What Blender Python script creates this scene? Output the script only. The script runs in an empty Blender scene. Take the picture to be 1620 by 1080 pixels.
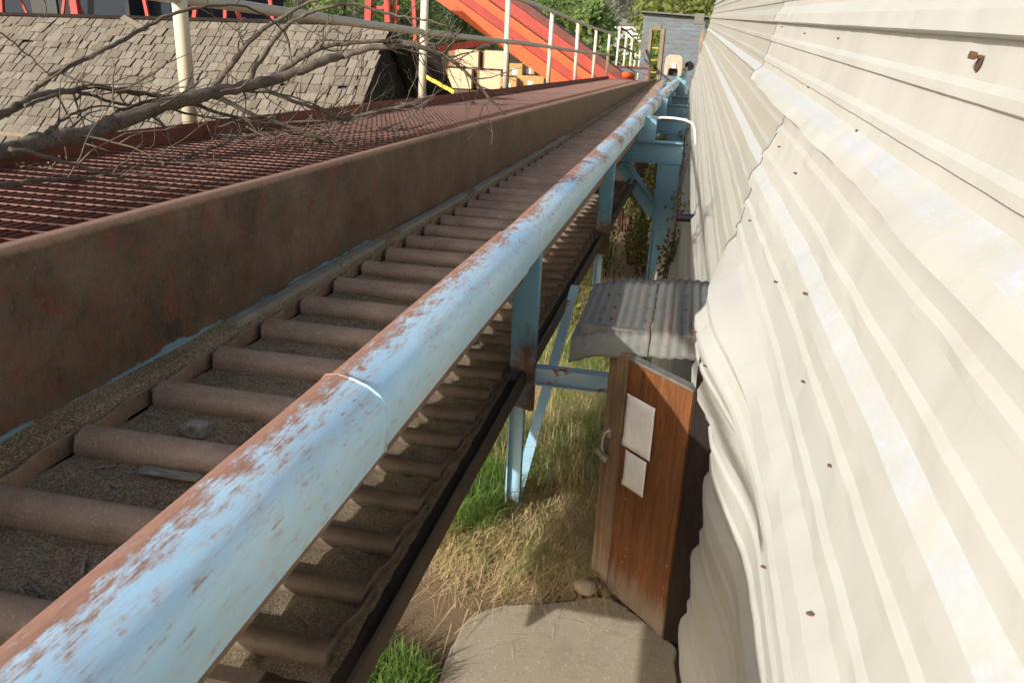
import bpy, math, random
from mathutils import Vector, Matrix, noise as mnoise
R = random.Random(7)
C = bpy.context.scene.collection
ZC = 2.9                      # camera height above the ground at the little door

# ------------------------------------------------------------------ camera
FPX, CX, CY = 1260.0, 810.0, 540.0
PITCH, YAW, ROLL = math.radians(19.557), math.radians(11.4215), .045
F_ = Vector((-math.sin(YAW)*math.cos(PITCH), math.cos(YAW)*math.cos(PITCH), -math.sin(PITCH)))
R0 = Vector((math.cos(YAW), math.sin(YAW), 0)); U0 = R0.cross(F_)
R_ = R0*math.cos(ROLL)+U0*math.sin(ROLL); U_ = U0*math.cos(ROLL)-R0*math.sin(ROLL)
CAM = Vector((0, 0, ZC))
def sight(px, py, X=None, Y=None, Z=None):
    """a point of the photograph at a known distance: on the plane x=X, y=Y or z=Z"""
    d = F_*FPX + R_*(px-CX) - U_*(py-CY)
    t = X/d.x if X is not None else (Y/d.y if Y is not None else (Z-ZC)/d.z)
    return CAM + d*t
cam = bpy.data.cameras.new('camera'); co = bpy.data.objects.new('camera', cam); C.objects.link(co)
M = Matrix((R_, U_, -F_)).transposed().to_4x4(); M.translation = CAM; co.matrix_world = M
cam.sensor_width = 36; cam.lens = 36*FPX/1620; cam.clip_end = 2000; cam.clip_start = .02
cam.dof.use_dof = True; cam.dof.focus_distance = 2.3; cam.dof.aperture_fstop = 10
bpy.context.scene.camera = co

# ------------------------------------------------------------------ world, sun
SUN = Vector((-1.36, -2.05, 1.0)).normalized()
w = bpy.data.worlds.new('World'); bpy.context.scene.world = w; w.use_nodes = True
nt = w.node_tree; bg = nt.nodes['Background']; sky = nt.nodes.new('ShaderNodeTexSky')
sky.sky_type = 'NISHITA'; sky.sun_disc = False
sky.sun_elevation = math.asin(SUN.z); sky.sun_rotation = math.atan2(SUN.x, SUN.y)
sky.dust_density = 4.0; sky.air_density = .8; sky.ozone_density = .7
nt.links.new(sky.outputs[0], bg.inputs[0]); bg.inputs[1].default_value = .15
sl = bpy.data.lights.new('sun', 'SUN'); sl.energy = 4.6; sl.angle = math.radians(.55); sl.color = (1, .97, .93)
so = bpy.data.objects.new('sun', sl); C.objects.link(so); so.rotation_euler = SUN.to_track_quat('Z', 'Y').to_euler()
vs = bpy.context.scene.view_settings; vs.view_transform = 'Standard'; vs.look = 'None'; vs.exposure = .32

# ------------------------------------------------------------------ mesh builder
class MB:
    def __init__(s): s.v = []; s.f = []; s.m = []
    def vert(s, p): s.v.append(tuple(p)); return len(s.v)-1
    def face(s, ids, m=0): s.f.append(tuple(ids)); s.m.append(m)
    def quad(s, a, b, c, d, m=0): i = [s.vert(p) for p in (a, b, c, d)]; s.face(i, m)
    def poly(s, pts, m=0): s.face([s.vert(p) for p in pts], m)
    def hexa(s, p, m=0):
        i = [s.vert(q) for q in p]
        for f in ((0,3,2,1),(4,5,6,7),(0,1,5,4),(1,2,6,5),(2,3,7,6),(3,0,4,7)): s.face([i[k] for k in f], m)
    def box(s, x0, x1, y0, y1, z0, z1, m=0):
        s.hexa([(x0,y0,z0),(x1,y0,z0),(x1,y1,z0),(x0,y1,z0),(x0,y0,z1),(x1,y0,z1),(x1,y1,z1),(x0,y1,z1)], m)
    def bar(s, a, b, wd, th, up=(0,0,1), m=0):
        """a flat bar from a to b, wd across, th along 'up'"""
        a = Vector(a); b = Vector(b); t = (b-a).normalized(); u = Vector(up); u = (u-t*u.dot(t)).normalized(); r = t.cross(u)
        q = []
        for p in (a, b):
            q += [p-r*wd/2-u*th/2, p+r*wd/2-u*th/2, p+r*wd/2+u*th/2, p-r*wd/2+u*th/2]
        s.hexa(q, m)
    def tube(s, pts, rad, n=10, m=0, cap=True):
        pts = [Vector(p) for p in pts]
        if not hasattr(rad, '__len__'): rad = [rad]*len(pts)
        rings = []; u = None
        for k, p in enumerate(pts):
            t = (pts[min(k+1, len(pts)-1)]-pts[max(k-1, 0)]).normalized()
            if u is None:
                u = Vector((0,0,1)) if abs(t.z) < .9 else Vector((1,0,0))
            u = (u-t*u.dot(t)).normalized(); r = t.cross(u)
            rings.append([s.vert(p+(r*math.cos(a)+u*math.sin(a))*rad[k]) for a in [2*math.pi*j/n for j in range(n)]])
        for A, B in zip(rings, rings[1:]):
            for j in range(n): s.face((A[j], A[(j+1)%n], B[(j+1)%n], B[j]), m)
        if cap: s.face(rings[0][::-1], m); s.face(rings[-1], m)
    def grid(s, fn, us, vs_, m=0, mf=None, flip=False):
        ids = [[s.vert(fn(a, b)) for b in vs_] for a in us]
        for i in range(len(us)-1):
            for j in range(len(vs_)-1):
                q = (ids[i][j], ids[i+1][j], ids[i+1][j+1], ids[i][j+1]); s.face(q[::-1] if flip else q, mf(i, j) if mf else m)
    def loft(s, prof, ys, fn, m=0, closed=True, caps=True):
        """profile of (x, z) carried along y through fn(x, y, z)"""
        ids = [[s.vert(fn(x, y, z)) for x, z in prof] for y in ys]; n = len(prof)
        for A, B in zip(ids, ids[1:]):
            for j in range(n if closed else n-1): s.face((A[j], B[j], B[(j+1)%n], A[(j+1)%n]), m)
        if closed and caps: s.face(ids[0], m); s.face(ids[-1][::-1], m)
ORG = {}
def build(name, mb, mats, parent=None, smooth=False, loc=None):
    me = bpy.data.meshes.new(name)
    o0 = ORG.get(parent, Vector((0,0,0))) if parent else Vector((0,0,0))
    base = o0 + Vector(loc) if loc is not None else (o0 if parent else None)
    if base is None:
        xs = [p[0] for p in mb.v]; ys = [p[1] for p in mb.v]; zs = [p[2] for p in mb.v]
        base = Vector(((min(xs)+max(xs))/2, (min(ys)+max(ys))/2, min(zs)))
    me.from_pydata([(x-base.x, y-base.y, z-base.z) for x, y, z in mb.v], [], mb.f)
    mats = mats if isinstance(mats, (list, tuple)) else [mats]
    for k in mats: me.materials.append(k)
    me.polygons.foreach_set('material_index', mb.m)
    if smooth: me.polygons.foreach_set('use_smooth', [True]*len(mb.f))
    o = bpy.data.objects.new(name, me); C.objects.link(o)
    o.location = base-o0
    if parent: o.parent = bpy.data.objects[parent]
    ORG[o.name] = base
    return o
def tag(o, label, cat, group=None, kind=None):
    o['label'] = label; o['category'] = cat
    if group: o['group'] = group
    if kind: o['kind'] = kind
    return o
def thing(name, loc, label, cat, group=None):
    o = bpy.data.objects.new(name, None); C.objects.link(o); o.location = loc; o.empty_display_size = .2
    ORG[o.name] = Vector(loc); tag(o, label, cat, group); return o.name
def structure(o): o['kind'] = 'structure'; return o
def bevel(o, w_=.004, seg=2):
    b = o.modifiers.new('bevel', 'BEVEL'); b.width = w_; b.segments = seg; b.limit_method = 'ANGLE'; return o
def copy_thing(root, loc, label=None):
    r = root.copy(); C.objects.link(r); r.location = loc
    if label: r['label'] = label
    for ch in root.children:
        c = ch.copy(); C.objects.link(c); c.parent = r
        for g in ch.children:
            d = g.copy(); C.objects.link(d); d.parent = c
    return r

# ------------------------------------------------------------------ materials
class Mat:
    def __init__(s, name):
        s.m = bpy.data.materials.new(name); s.m.use_nodes = True; s.t = s.m.node_tree
        s.p = s.t.nodes['Principled BSDF']; s.tc = s.t.nodes.new('ShaderNodeTexCoord')
    def n(s, typ, **kw):
        o = s.t.nodes.new('ShaderNode'+typ)
        for k, v in kw.items(): setattr(o, k, v)
        return o
    def put(s, sock, v):
        if hasattr(v, 'is_output'): s.t.links.new(v, sock)
        elif isinstance(v, (tuple, list)) and len(v) == 3 and sock.type == 'RGBA': sock.default_value = (*v, 1)
        else: sock.default_value = v
    def vec(s, scale=(1,1,1), rnd=False):
        mp = s.n('Mapping'); s.put(mp.inputs[0], s.tc.outputs['Object']); mp.inputs[3].default_value = scale
        if rnd:
            oi = s.n('ObjectInfo'); cb = s.n('CombineXYZ'); m = s.math('MULTIPLY', oi.outputs['Random'], 37.0)
            s.put(cb.inputs[0], m); s.put(cb.inputs[1], m); s.put(mp.inputs[1], cb.outputs[0])
        return mp.outputs[0]
    def noise(s, scale=5, detail=6, rough=.6, sc=(1,1,1), dist=0, rnd=False):
        o = s.n('TexNoise'); s.put(o.inputs['Vector'], s.vec(sc, rnd)); o.inputs['Scale'].default_value = scale
        o.inputs['Detail'].default_value = detail; o.inputs['Roughness'].default_value = rough; o.inputs['Distortion'].default_value = dist
        return o.outputs['Fac']
    def voro(s, scale=5, sc=(1,1,1), out='Distance', rnd=1.0):
        o = s.n('TexVoronoi'); s.put(o.inputs['Vector'], s.vec(sc)); o.inputs['Scale'].default_value = scale; o.inputs['Randomness'].default_value = rnd
        return o.outputs[out]
    def math(s, op, a, b=0.0, clamp=False):
        o = s.n('Math', operation=op, use_clamp=clamp); s.put(o.inputs[0], a); s.put(o.inputs[1], b); return o.outputs[0]
    def ramp(s, f, stops):
        o = s.n('ValToRGB'); s.put(o.inputs[0], f); e = o.color_ramp.elements
        while len(e) < len(stops): e.new(.5)
        for k, (p, c) in zip(e, stops):
            k.position = p; k.color = (*c, 1) if isinstance(c, (tuple, list)) else (c, c, c, 1)
        return o.outputs[0]
    def mix(s, f, a, b, typ='MIX'):
        o = s.n('Mix', data_type='RGBA', blend_type=typ); s.put(o.inputs[0], f); s.put(o.inputs[6], a); s.put(o.inputs[7], b); return o.outputs[2]
    def xyz(s):
        o = s.n('SeparateXYZ'); s.put(o.inputs[0], s.tc.outputs['Object']); return o.outputs
    def rng(s, v, a, b, c=0.0, d=1.0):
        o = s.n('MapRange'); s.put(o.inputs[0], v); o.inputs[1].default_value = a; o.inputs[2].default_value = b; o.inputs[3].default_value = c; o.inputs[4].default_value = d; return o.outputs[0]
    def rand(s): return s.n('ObjectInfo').outputs['Random']
    def island(s): return s.n('NewGeometry').outputs['Random Per Island']
    def done(s, col, rough=.6, metal=0.0, bump=None, bs=.3, bd=.01, spec=None, trans=None):
        s.put(s.p.inputs['Base Color'], col); s.put(s.p.inputs['Roughness'], rough); s.put(s.p.inputs['Metallic'], metal)
        if spec is not None: s.p.inputs['Specular IOR Level'].default_value = spec
        if bump is not None:
            b = s.n('Bump'); s.put(b.inputs['Height'], bump); b.inputs['Strength'].default_value = bs; b.inputs['Distance'].default_value = bd
            s.put(s.p.inputs['Normal'], b.outputs[0])
        return s.m

def paint(name, col, rust=(.20,.075,.03), thr=.62, sc=(1,1,1), scale=6, rough=.45, dirt=.25, worn=(.55,.6,.6)):
    m = Mat(name)
    a = m.noise(scale, 9, .68, sc); b = m.noise(scale*.35, 4, .5); fine = m.noise(scale*14, 3, .6, sc)
    f = m.math('ADD', m.math('MULTIPLY', a, .7), m.math('MULTIPLY', b, .3))
    rm = m.ramp(f, [(thr-.015, 0.0), (thr+.02, 1.0)])
    halo = m.ramp(f, [(thr-.09, 0.0), (thr, 1.0)])
    base = m.mix(m.math('MULTIPLY', m.noise(scale*.6, 5), dirt), col, tuple(c*.55 for c in col))
    base = m.mix(m.math('MULTIPLY', halo, .45), base, worn)
    rc = m.mix(fine, rust, tuple(min(1, c*2.2) for c in rust))
    return m.done(m.mix(rm, base, rc), m.mix(rm, (rough,)*3, (.85,)*3), bump=m.math('SUBTRACT', m.math('MULTIPLY', fine, .25), rm), bs=.35, bd=.004)

# blue rail: rust creeps over from its left edge, streaks run along it
def rail_mat():
    m = Mat('worn_blue_paint'); x, y, z = m.xyz()
    blot = m.noise(22, 9, .74, (1.6, .55, 1.6)); big = m.noise(1.7, 5, .6, (2.5, .8, 2.5)); fine = m.noise(190, 3, .6, (1, .2, 1))
    hair = m.noise(10, 9, .78, (22, .55, 22)); hair2 = m.noise(17, 8, .78, (16, .7, 16), dist=.3)
    left = m.rng(x, -.205, -.045, 1.0, 0.0); top = m.rng(z, -.085, -.01, 0.0, 1.0)
    far = m.rng(y, 2.4, 8.0, 0.0, 1.0)
    lump = m.rng(m.noise(.95, 3, .55, (.01, 1, .01)), .42, .62, 0.0, 1.0)
    # bare rust: heavy along the left edge, in worn patches on top further along
    f = m.math('ADD', m.math('MULTIPLY', blot, .62), m.math('MULTIPLY', hair, .40))
    f = m.math('ADD', f, m.math('MULTIPLY', m.math('POWER', left, 1.6), .27))
    f = m.math('ADD', f, m.math('MULTIPLY', m.math('MULTIPLY', top, lump), m.math('ADD', m.math('MULTIPLY', far, .10), .035)))
    rm = m.ramp(f, [(.575, 0.0), (.665, .95)])
    thin = m.ramp(f, [(.50, 0.0), (.66, .55)])
    # long thin scratches through the paint
    sc = m.math('MULTIPLY', m.ramp(hair2, [(.545, 0.0), (.60, .85)]), m.math('MULTIPLY', m.rng(z, -.12, -.02, .0, 1.0), m.rng(big, .35, .6, .25, 1.0)))
    blue = m.mix(m.ramp(big, [(.35, 0.0), (.7, 1.0)]), (.31,.60,.86), (.50,.73,.87))
    blue = m.mix(m.math('MULTIPLY', m.noise(7, 8, .7, (1, .35, 1)), .28), blue, (.62,.78,.86))
    dirt = m.math('MULTIPLY', m.ramp(m.noise(3.5, 7, .65, (2, .5, 5)), [(.45, 0.0), (.78, .8)]), m.rng(z, -.06, -.20, 0.0, 1.0))
    blue = m.mix(dirt, blue, (.50,.47,.34))
    blue = m.mix(thin, blue, (.56,.46,.41)); blue = m.mix(sc, blue, (.43,.27,.23))
    chip = m.ramp(m.noise(9, 9, .72, (1.5, .7, 1.5)), [(.69, 0.0), (.71, 1.0)])
    rust = m.mix(m.noise(55, 7, .72, (1.4, .3, 1.4)), (.15,.055,.03), (.46,.235,.14))
    c = m.mix(rm, blue, rust); c = m.mix(chip, c, (.22,.15,.13))
    h = m.math('SUBTRACT', m.math('ADD', m.math('MULTIPLY', fine, .25), m.math('MULTIPLY', m.noise(35, 6, .7), .4)), m.math('ADD', rm, chip))
    return m.done(c, m.mix(rm, (.46,)*3, (.9,)*3), bump=h, bs=.45, bd=.003)
BLUE_RAIL = rail_mat()
BLUE = paint('blue_steel_paint', (.16,.33,.44), thr=.63, scale=5, sc=(1,1,1), worn=(.33,.42,.45))
PALEBLUE = paint('pale_blue_steel_paint', (.30,.50,.64), thr=.585, scale=7, worn=(.55,.58,.56))
CHANNEL = None
def post_mat():
    m = Mat('blue_paint_rusting_downwards'); x, y, z = m.xyz()
    f = m.math('ADD', m.math('MULTIPLY', m.noise(5, 8, .65, (1, 1, .6)), .8), m.rng(z, -.25, -.95, -.22, .28))
    rm = m.ramp(f, [(.44, 0.0), (.66, 1.0)])
    blue = m.mix(m.noise(3, 4), (.11,.29,.42), (.23,.42,.52))
    rust = m.mix(m.noise(45, 6, .7), (.05,.035,.028), (.17,.09,.05))
    return m.done(m.mix(rm, blue, rust), m.mix(rm, (.4,)*3, (.8,)*3), bump=m.noise(60, 4), bs=.12, bd=.003)
CHANNEL = post_mat()
def plate_mat():
    m = Mat('dark_rusted_plate'); x, y, z = m.xyz()
    a = m.noise(2.6, 9, .70, (1, .8, 1)); sp = m.noise(150, 4, .75, (1, 1, .4)); dr = m.noise(8, 8, .72, (1, 1.0, .8), dist=.4); md = m.noise(26, 7, .75, (1, 1, .55))
    c = m.mix(m.ramp(a, [(.32, 0.0), (.68, 1.0)]), (.045,.031,.022), (.145,.100,.068))
    c = m.mix(m.ramp(dr, [(.50, 0.0), (.64, .75)]), c, (.145,.045,.020))
    c = m.mix(m.ramp(md, [(.52, 0.0), (.70, .65)]), c, (.030,.019,.013))
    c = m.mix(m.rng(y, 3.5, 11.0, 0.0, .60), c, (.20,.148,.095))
    c = m.mix(m.ramp(m.math('ADD', m.math('MULTIPLY', a, .6), m.math('MULTIPLY', md, .4)), [(.55, 0.0), (.68, .5)]), c, (.17,.125,.085))
    c = m.mix(m.ramp(sp, [(.60, 0.0), (.74, .7)]), c, (.26,.19,.13))
    c = m.mix(m.ramp(sp, [(.30, .6), (.40, 0.0)]), c, (.02,.013,.01))
    rim = m.math('ADD', m.rng(z, .425, .458, 0.0, 1.0), m.math('MULTIPLY', m.math('SUBTRACT', md, .5), .9))
    c = m.mix(m.math('MULTIPLY', m.ramp(rim, [(.3, 0.0), (.8, 1.0)]), .8), c, m.mix(sp, (.25,.13,.085), (.42,.28,.20)))
    bl = m.math('ADD', m.rng(z, .0, .085, .33, -.25), m.math('MULTIPLY', m.noise(3.2, 7, .66, (1, .8, 2.0)), .85))
    bl = m.math('SUBTRACT', bl, m.rng(y, 3.6, 5.2, 0.0, .4))
    c = m.mix(m.ramp(bl, [(.66, 0.0), (.71, 1.0)]), c, m.mix(m.noise(30, 4), (.06,.19,.30), (.19,.31,.36)))
    return m.done(c, .82, bump=m.math('ADD', m.math('ADD', sp, m.math('MULTIPLY', md, 1.2)), m.math('MULTIPLY', a, 3.0)), bs=.5, bd=.005, spec=.3)
PLATE = plate_mat()
def steel(name, a, b, rough=.6, scale=7, rnd=False, spec=.5, spk=.5):
    m = Mat(name)
    n1 = m.noise(scale, 8, .68, (.6, 1, 1), rnd=rnd); n2 = m.noise(scale*16, 3, .6, rnd=rnd)
    c = m.mix(m.ramp(n1, [(.3, 0.0), (.7, 1.0)]), a, b)
    c = m.mix(m.math('MULTIPLY', m.ramp(n2, [(.55, 0.0), (.75, 1.0)]), spk), c, tuple(min(1, k*2.0) for k in b))
    return m.done(c, m.mix(n1, (rough-.12,)*3, (rough+.18,)*3), bump=m.math('ADD', n1, m.math('MULTIPLY', n2, .4)), bs=.3, bd=.004, spec=spec)
ROLLER = steel('worn_roller_steel', (.140,.094,.066), (.30,.22,.162), .5, 9, True)
CHAIN = steel('brown_chain_steel', (.10,.066,.047), (.25,.17,.12), .65, 9)
DARKSTEEL = steel('dark_oily_steel', (.030,.021,.015), (.075,.05,.033), .7, 6)
WEAR = steel('grey_wear_strip', (.15,.15,.14), (.26,.25,.22), .5, 12)
GRATE = steel('red_oxide_grating', (.075,.022,.014), (.145,.050,.034), .7, 5, spk=.2)
ROD = steel('worn_grating_rods', (.12,.055,.042), (.22,.125,.10), .6, 9)
TOE = steel('red_oxide_toe_board', (.12,.026,.014), (.21,.055,.028), .6, 3, spk=.15)
GALV = None
def sawdust_mat():
    m = Mat('packed_sawdust')
    v = m.voro(430, (1, .5, 1), 'Color'); v2 = m.noise(120, 6, .8); big = m.noise(2.2, 6, .6)
    s = m.n('SeparateColor'); m.put(s.inputs[0], v)
    c = m.mix(m.ramp(big, [(.3, 0.0), (.7, 1.0)]), (.20,.16,.108), (.37,.30,.205))
    c = m.mix(m.ramp(v2, [(.42, 0.0), (.62, .7)]), c, (.085,.06,.036))
    c = m.mix(m.ramp(s.outputs[0], [(.80, 0.0), (.90, .85)]), c, (.50,.41,.27))
    c = m.mix(m.ramp(s.outputs[1], [(.85, 0.0), (.92, .8)]), c, (.035,.025,.017))
    return m.done(c, .95, bump=m.math('ADD', s.outputs[0], m.math('MULTIPLY', v2, 2.0)), bs=.8, bd=.006, spec=.1)
SAWDUST = sawdust_mat()
def siding(name, c0, c1, chalk=False, dirtcol=(.34,.31,.22)):
    m = Mat(name); x, y, z = m.xyz()
    a = m.noise(1.3, 6, .6, (1, .6, 1)); f = m.noise(30, 5, .65, (1, .15, 1)); drip = m.noise(5, 7, .6, (1, 2.5, .25))
    c = m.mix(a, c0, c1)
    c = m.mix(m.ramp(drip, [(.52, 0.0), (.85, .30)]), c, dirtcol)
    sc = m.noise(14, 12, .8, (1, .5, 1.8), 1.5)
    c = m.mix(m.ramp(sc, [(.715, 0.0), (.735, .6)]), c, (.20,.18,.16))
    if chalk:
        st = m.noise(40, 8, .75, (2, .9, 1)); ed = m.noise(7, 9, .7)
        c = m.mix(m.ramp(m.math('ADD', m.math('MULTIPLY', st, .4), m.math('MULTIPLY', ed, .6)), [(.44, 0.0), (.60, 1.0)]), c, m.mix(st, (.36,.39,.42), (.54,.56,.58)))
    h = m.math('ADD', m.noise(4.5, 3, .5, (1, .7, 1)), m.math('MULTIPLY', f, .03))
    return m.done(c, m.mix(a, (.38,)*3, (.55,)*3), bump=h, bs=.16, bd=.02, spec=.4)
CREAM = siding('cream_painted_siding', (.43,.427,.375), (.495,.49,.44))
CHALK = siding('chalky_rib_top', (.43,.427,.375), (.495,.49,.44), True)
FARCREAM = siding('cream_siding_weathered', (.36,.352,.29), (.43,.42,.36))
def galv_mat():
    m = Mat('weathered_galvanised_sheet')
    a = m.noise(3, 7, .65, (1, .35, 1)); v = m.voro(35, (1,1,1), 'Color'); s = m.n('SeparateColor'); m.put(s.inputs[0], v)
    c = m.mix(a, (.068,.069,.060), (.14,.136,.115)); c = m.mix(m.math('MULTIPLY', s.outputs[0], .2), c, (.22,.22,.21))
    c = m.mix(m.ramp(m.noise(4, 7, .6, (3, .3, 1)), [(.56, 0.0), (.70, .5)]), c, (.24,.15,.08))
    return m.done(c, .62, .0, bump=m.noise(9, 4), bs=.15, bd=.01)
GALV = galv_mat()
def wood(name, dark, light, grain=(9, 9, .5), scale=3, rough=.7, grey=None, fade=None, rnd=False):
    m = Mat(name)
    g = m.noise(scale, 9, .7, grain, .6, rnd=rnd); g2 = m.noise(scale*7, 6, .65, (grain[0]*1.3, grain[1]*1.3, grain[2]), rnd=rnd); big = m.noise(1.1, 4, .6)
    c = m.mix(m.ramp(g, [(.32, 0.0), (.68, 1.0)]), dark, light)
    c = m.mix(m.ramp(g2, [(.50, 0.0), (.66, .65)]), c, tuple(k*.38 for k in dark))
    if grey:
        x, y, z = m.xyz(); zz = m.math('ADD', m.rng(z, fade[0], fade[1], 1.0, 0.0), m.math('MULTIPLY', m.math('SUBTRACT', g, .5), 1.3))
        c = m.mix(m.ramp(zz, [(.35, 0.0), (.8, 1.0)]), c, m.mix(g2, grey, tuple(k*1.7 for k in grey)))
    c = m.mix(m.math('MULTIPLY', m.ramp(big, [(.4, 0.0), (.7, 1.0)]), .35), c, tuple(k*.5 for k in dark))
    c = m.mix(m.ramp(m.noise(4.5, 8, .7, (1.2, 1.2, .5)), [(.48, 0.0), (.70, .55)]), c, tuple(k*.45 for k in dark))
    return m.done(c, rough, bump=m.math('ADD', g, m.math('MULTIPLY', g2, .8)), bs=.3, bd=.004, spec=.3)
DOORWOOD = wood('varnished_door_plywood', (.10,.038,.014), (.24,.094,.032), (8, 8, .5), 3, .55, (.16,.125,.09), (.0,.36))
STILE = wood('bleached_door_stile', (.14,.085,.045), (.28,.195,.115), (14, 14, .45), 3, .7, (.21,.165,.12), (-.1,.5))
GREYWOOD = wood('grey_weathered_board', (.10,.095,.09), (.20,.19,.17), (6, 6, .6), 3, .85)
DARKWOOD = wood('dark_stained_board', (.030,.028,.026), (.075,.072,.068), (6, 6, .5), 3, .85)
BLACKWOOD = wood('black_brown_timber', (.012,.008,.006), (.03,.02,.014), (6, 6, .5), 3, .9)
TANWOOD = wood('brown_trim_board', (.20,.15,.095), (.36,.28,.19), (6, 6, .4), 3, .8)
BARK = wood('grey_brown_bark', (.075,.060,.046), (.19,.155,.118), (5, 5, 5), 2.2, .9, rnd=True)
def shingle_mat():
    m = Mat('weathered_cedar_shingle'); i = m.island(); g = m.noise(16, 7, .7, (3, .5, .5)); w2 = m.noise(60, 4, .6, (3, .3, .3))
    c = m.ramp(i, [(0, (.135,.115,.086)), (.5, (.175,.152,.117)), (1, (.215,.19,.15))])
    c = m.mix(m.ramp(g, [(.45, 0.0), (.75, .6)]), c, (.12,.105,.085)); c = m.mix(m.ramp(w2, [(.5, 0.0), (.8, .4)]), c, (.36,.33,.28))
    return m.done(c, .9, bump=w2, bs=.4, bd=.01, spec=.15)
SHINGLE = shingle_mat()
def plain(name, col, rough=.6, metal=0.0, var=.3, scale=8, sc=(1,1,1), bs=.1):
    m = Mat(name); a = m.noise(scale, 6, .6, sc)
    return m.done(m.mix(m.ramp(a, [(.3, 0.0), (.72, 1.0)]), tuple(c*(1-var) for c in col), tuple(min(1, c*(1+var*.4)) for c in col)), rough, metal, bump=a, bs=bs, bd=.01)
IVORY = paint('ivory_pipe_paint', (.62,.57,.43), thr=.70, scale=5, rust=(.22,.10,.04), worn=(.60,.52,.36), dirt=.3)
PIPEGREY = paint('dirty_ivory_top_rail', (.46,.41,.30), thr=.68, scale=5, worn=(.4,.34,.26))
ORANGE = plain('orange_steel_paint', (.66,.098,.014), .6, var=.22, scale=2)
ORANGERED = plain('faded_red_orange_paint', (.40,.048,.026), .65, var=.3, scale=2)
DULLRED = plain('dull_red_brown_paint', (.16,.042,.028), .7, var=.4, scale=3)
DKRED = plain('dark_red_handrail_paint', (.13,.045,.035), .6)
ORANGELEG = plain('red_orange_tower_paint', (.40,.030,.012), .6, var=.35, scale=4)
def clap(name, base, alt, board=.16):
    m = Mat(name); x, y, z = m.xyz()
    wv = m.math('FRACT', m.math('DIVIDE', z, board)); gap = m.ramp(wv, [(0, 0.0), (.06, 1.0), (1, 1.0)])
    a = m.noise(1.6, 8, .7, (.7, .7, 3)); b = m.noise(8, 7, .7, (.5, .5, 5))
    c = m.mix(m.ramp(a, [(.42, 0.0), (.62, 1.0)]), base, alt); c = m.mix(m.ramp(b, [(.45, 0.0), (.7, .5)]), c, tuple(k*.6 for k in base))
    c = m.mix(gap, tuple(k*.3 for k in base), c)
    return m.done(c, .85, bump=wv, bs=.5, bd=.012)
CABIN = clap('flaking_blue_boards', (.13,.13,.128), (.15,.20,.235))
NAVY = clap('dark_blue_cladding', (.010,.019,.028), (.012,.022,.033), .14)
BLACKPIPE = plain('black_pipe', (.02,.02,.022), .45)
WHITEPIPE = plain('white_conduit', (.72,.70,.66), .45, var=.15)
BEIGE = plain('beige_machine_paint', (.42,.33,.23), .5, var=.3, scale=6)
BLACK = plain('black_rubber_and_openings', (.012,.012,.012), .6)  # tyres and pulley, also stands in for the dark inside openings
PAPER = None
def paper_mat():
    m = Mat('weathered_paper'); a = m.noise(5, 8, .65, dist=1.0); b = m.noise(1.6, 3)
    c = m.mix(m.ramp(a, [(.4, 0.0), (.75, 1.0)]), (.80,.79,.76), (.56,.55,.55))
    c = m.mix(m.ramp(b, [(.60, 0.0), (.72, .5)]), c, (.70,.61,.35))
    return m.done(c, .8, bump=a, bs=.5, bd=.004)
PAPER = paper_mat()
ZINC = plain('zinc_hardware', (.52,.50,.45), .35, .7, var=.4, scale=30)
STONE = plain('tan_river_stone', (.40,.33,.235), .8, var=.3, scale=12, bs=.3)
YELLOW = plain('yellow_barrier_tape', (.85,.58,.04), .5)
WEATHERCHIP = wood('weathered_wood_chip', (.11,.10,.09), (.34,.32,.29), (2, 9, 9), 6, .9)
def lumber_mat(name, c0, c1, course=.14):
    m = Mat(name); x, y, z = m.xyz(); v = m.math('FRACT', m.math('DIVIDE', z, course)); g = m.ramp(v, [(0, 0.0), (.12, 1.0)])
    a = m.noise(1.5, 7, .7, (.6, .6, 9)); c = m.mix(a, c0, c1); c = m.mix(g, tuple(k*.45 for k in c0), c)
    return m.done(c, .8)
LUMBER = lumber_mat('fresh_sawn_lumber', (.50,.36,.21), (.68,.53,.34))
LUMBEREND = lumber_mat('brown_lumber_ends', (.16,.085,.04), (.26,.14,.07), .1)
CARTON = plain('brown_carton', (.50,.29,.10), .8, var=.2, scale=3)
WHITE = plain('white_enamel', (.80,.80,.78), .4, var=.08)
REDCAR = plain('red_enamel', (.50,.025,.03), .35)
GLASS = plain('dark_window_glass', (.03,.04,.05), .1)
def concrete_mat():
    m = Mat('exposed_aggregate_concrete'); v = m.voro(70, (1,1,1), 'Color'); s = m.n('SeparateColor'); m.put(s.inputs[0], v); d = m.voro(70)
    a = m.noise(2.2, 7, .65); f = m.noise(90, 4, .7)
    st = m.noise(5, 8, .7); c = m.mix(a, (.33,.275,.195), (.46,.39,.29)); c = m.mix(m.ramp(st, [(.5, 0.0), (.7, .55)]), c, (.22,.17,.115)); c = m.mix(m.ramp(f, [(.4, 0.0), (.7, .5)]), c, (.26,.225,.175))
    peb = m.math('MULTIPLY', m.ramp(d, [(.25, 1.0), (.42, 0.0)]), m.ramp(s.outputs[0], [(.62, 0.0), (.7, 1.0)]))
    c = m.mix(m.math('MULTIPLY', peb, .8), c, m.mix(s.outputs[1], (.20,.16,.12), (.60,.55,.47)))
    return m.done(c, .9, bump=m.math('ADD', f, peb), bs=.25, bd=.004, spec=.2)
CONCRETE = concrete_mat()
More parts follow.
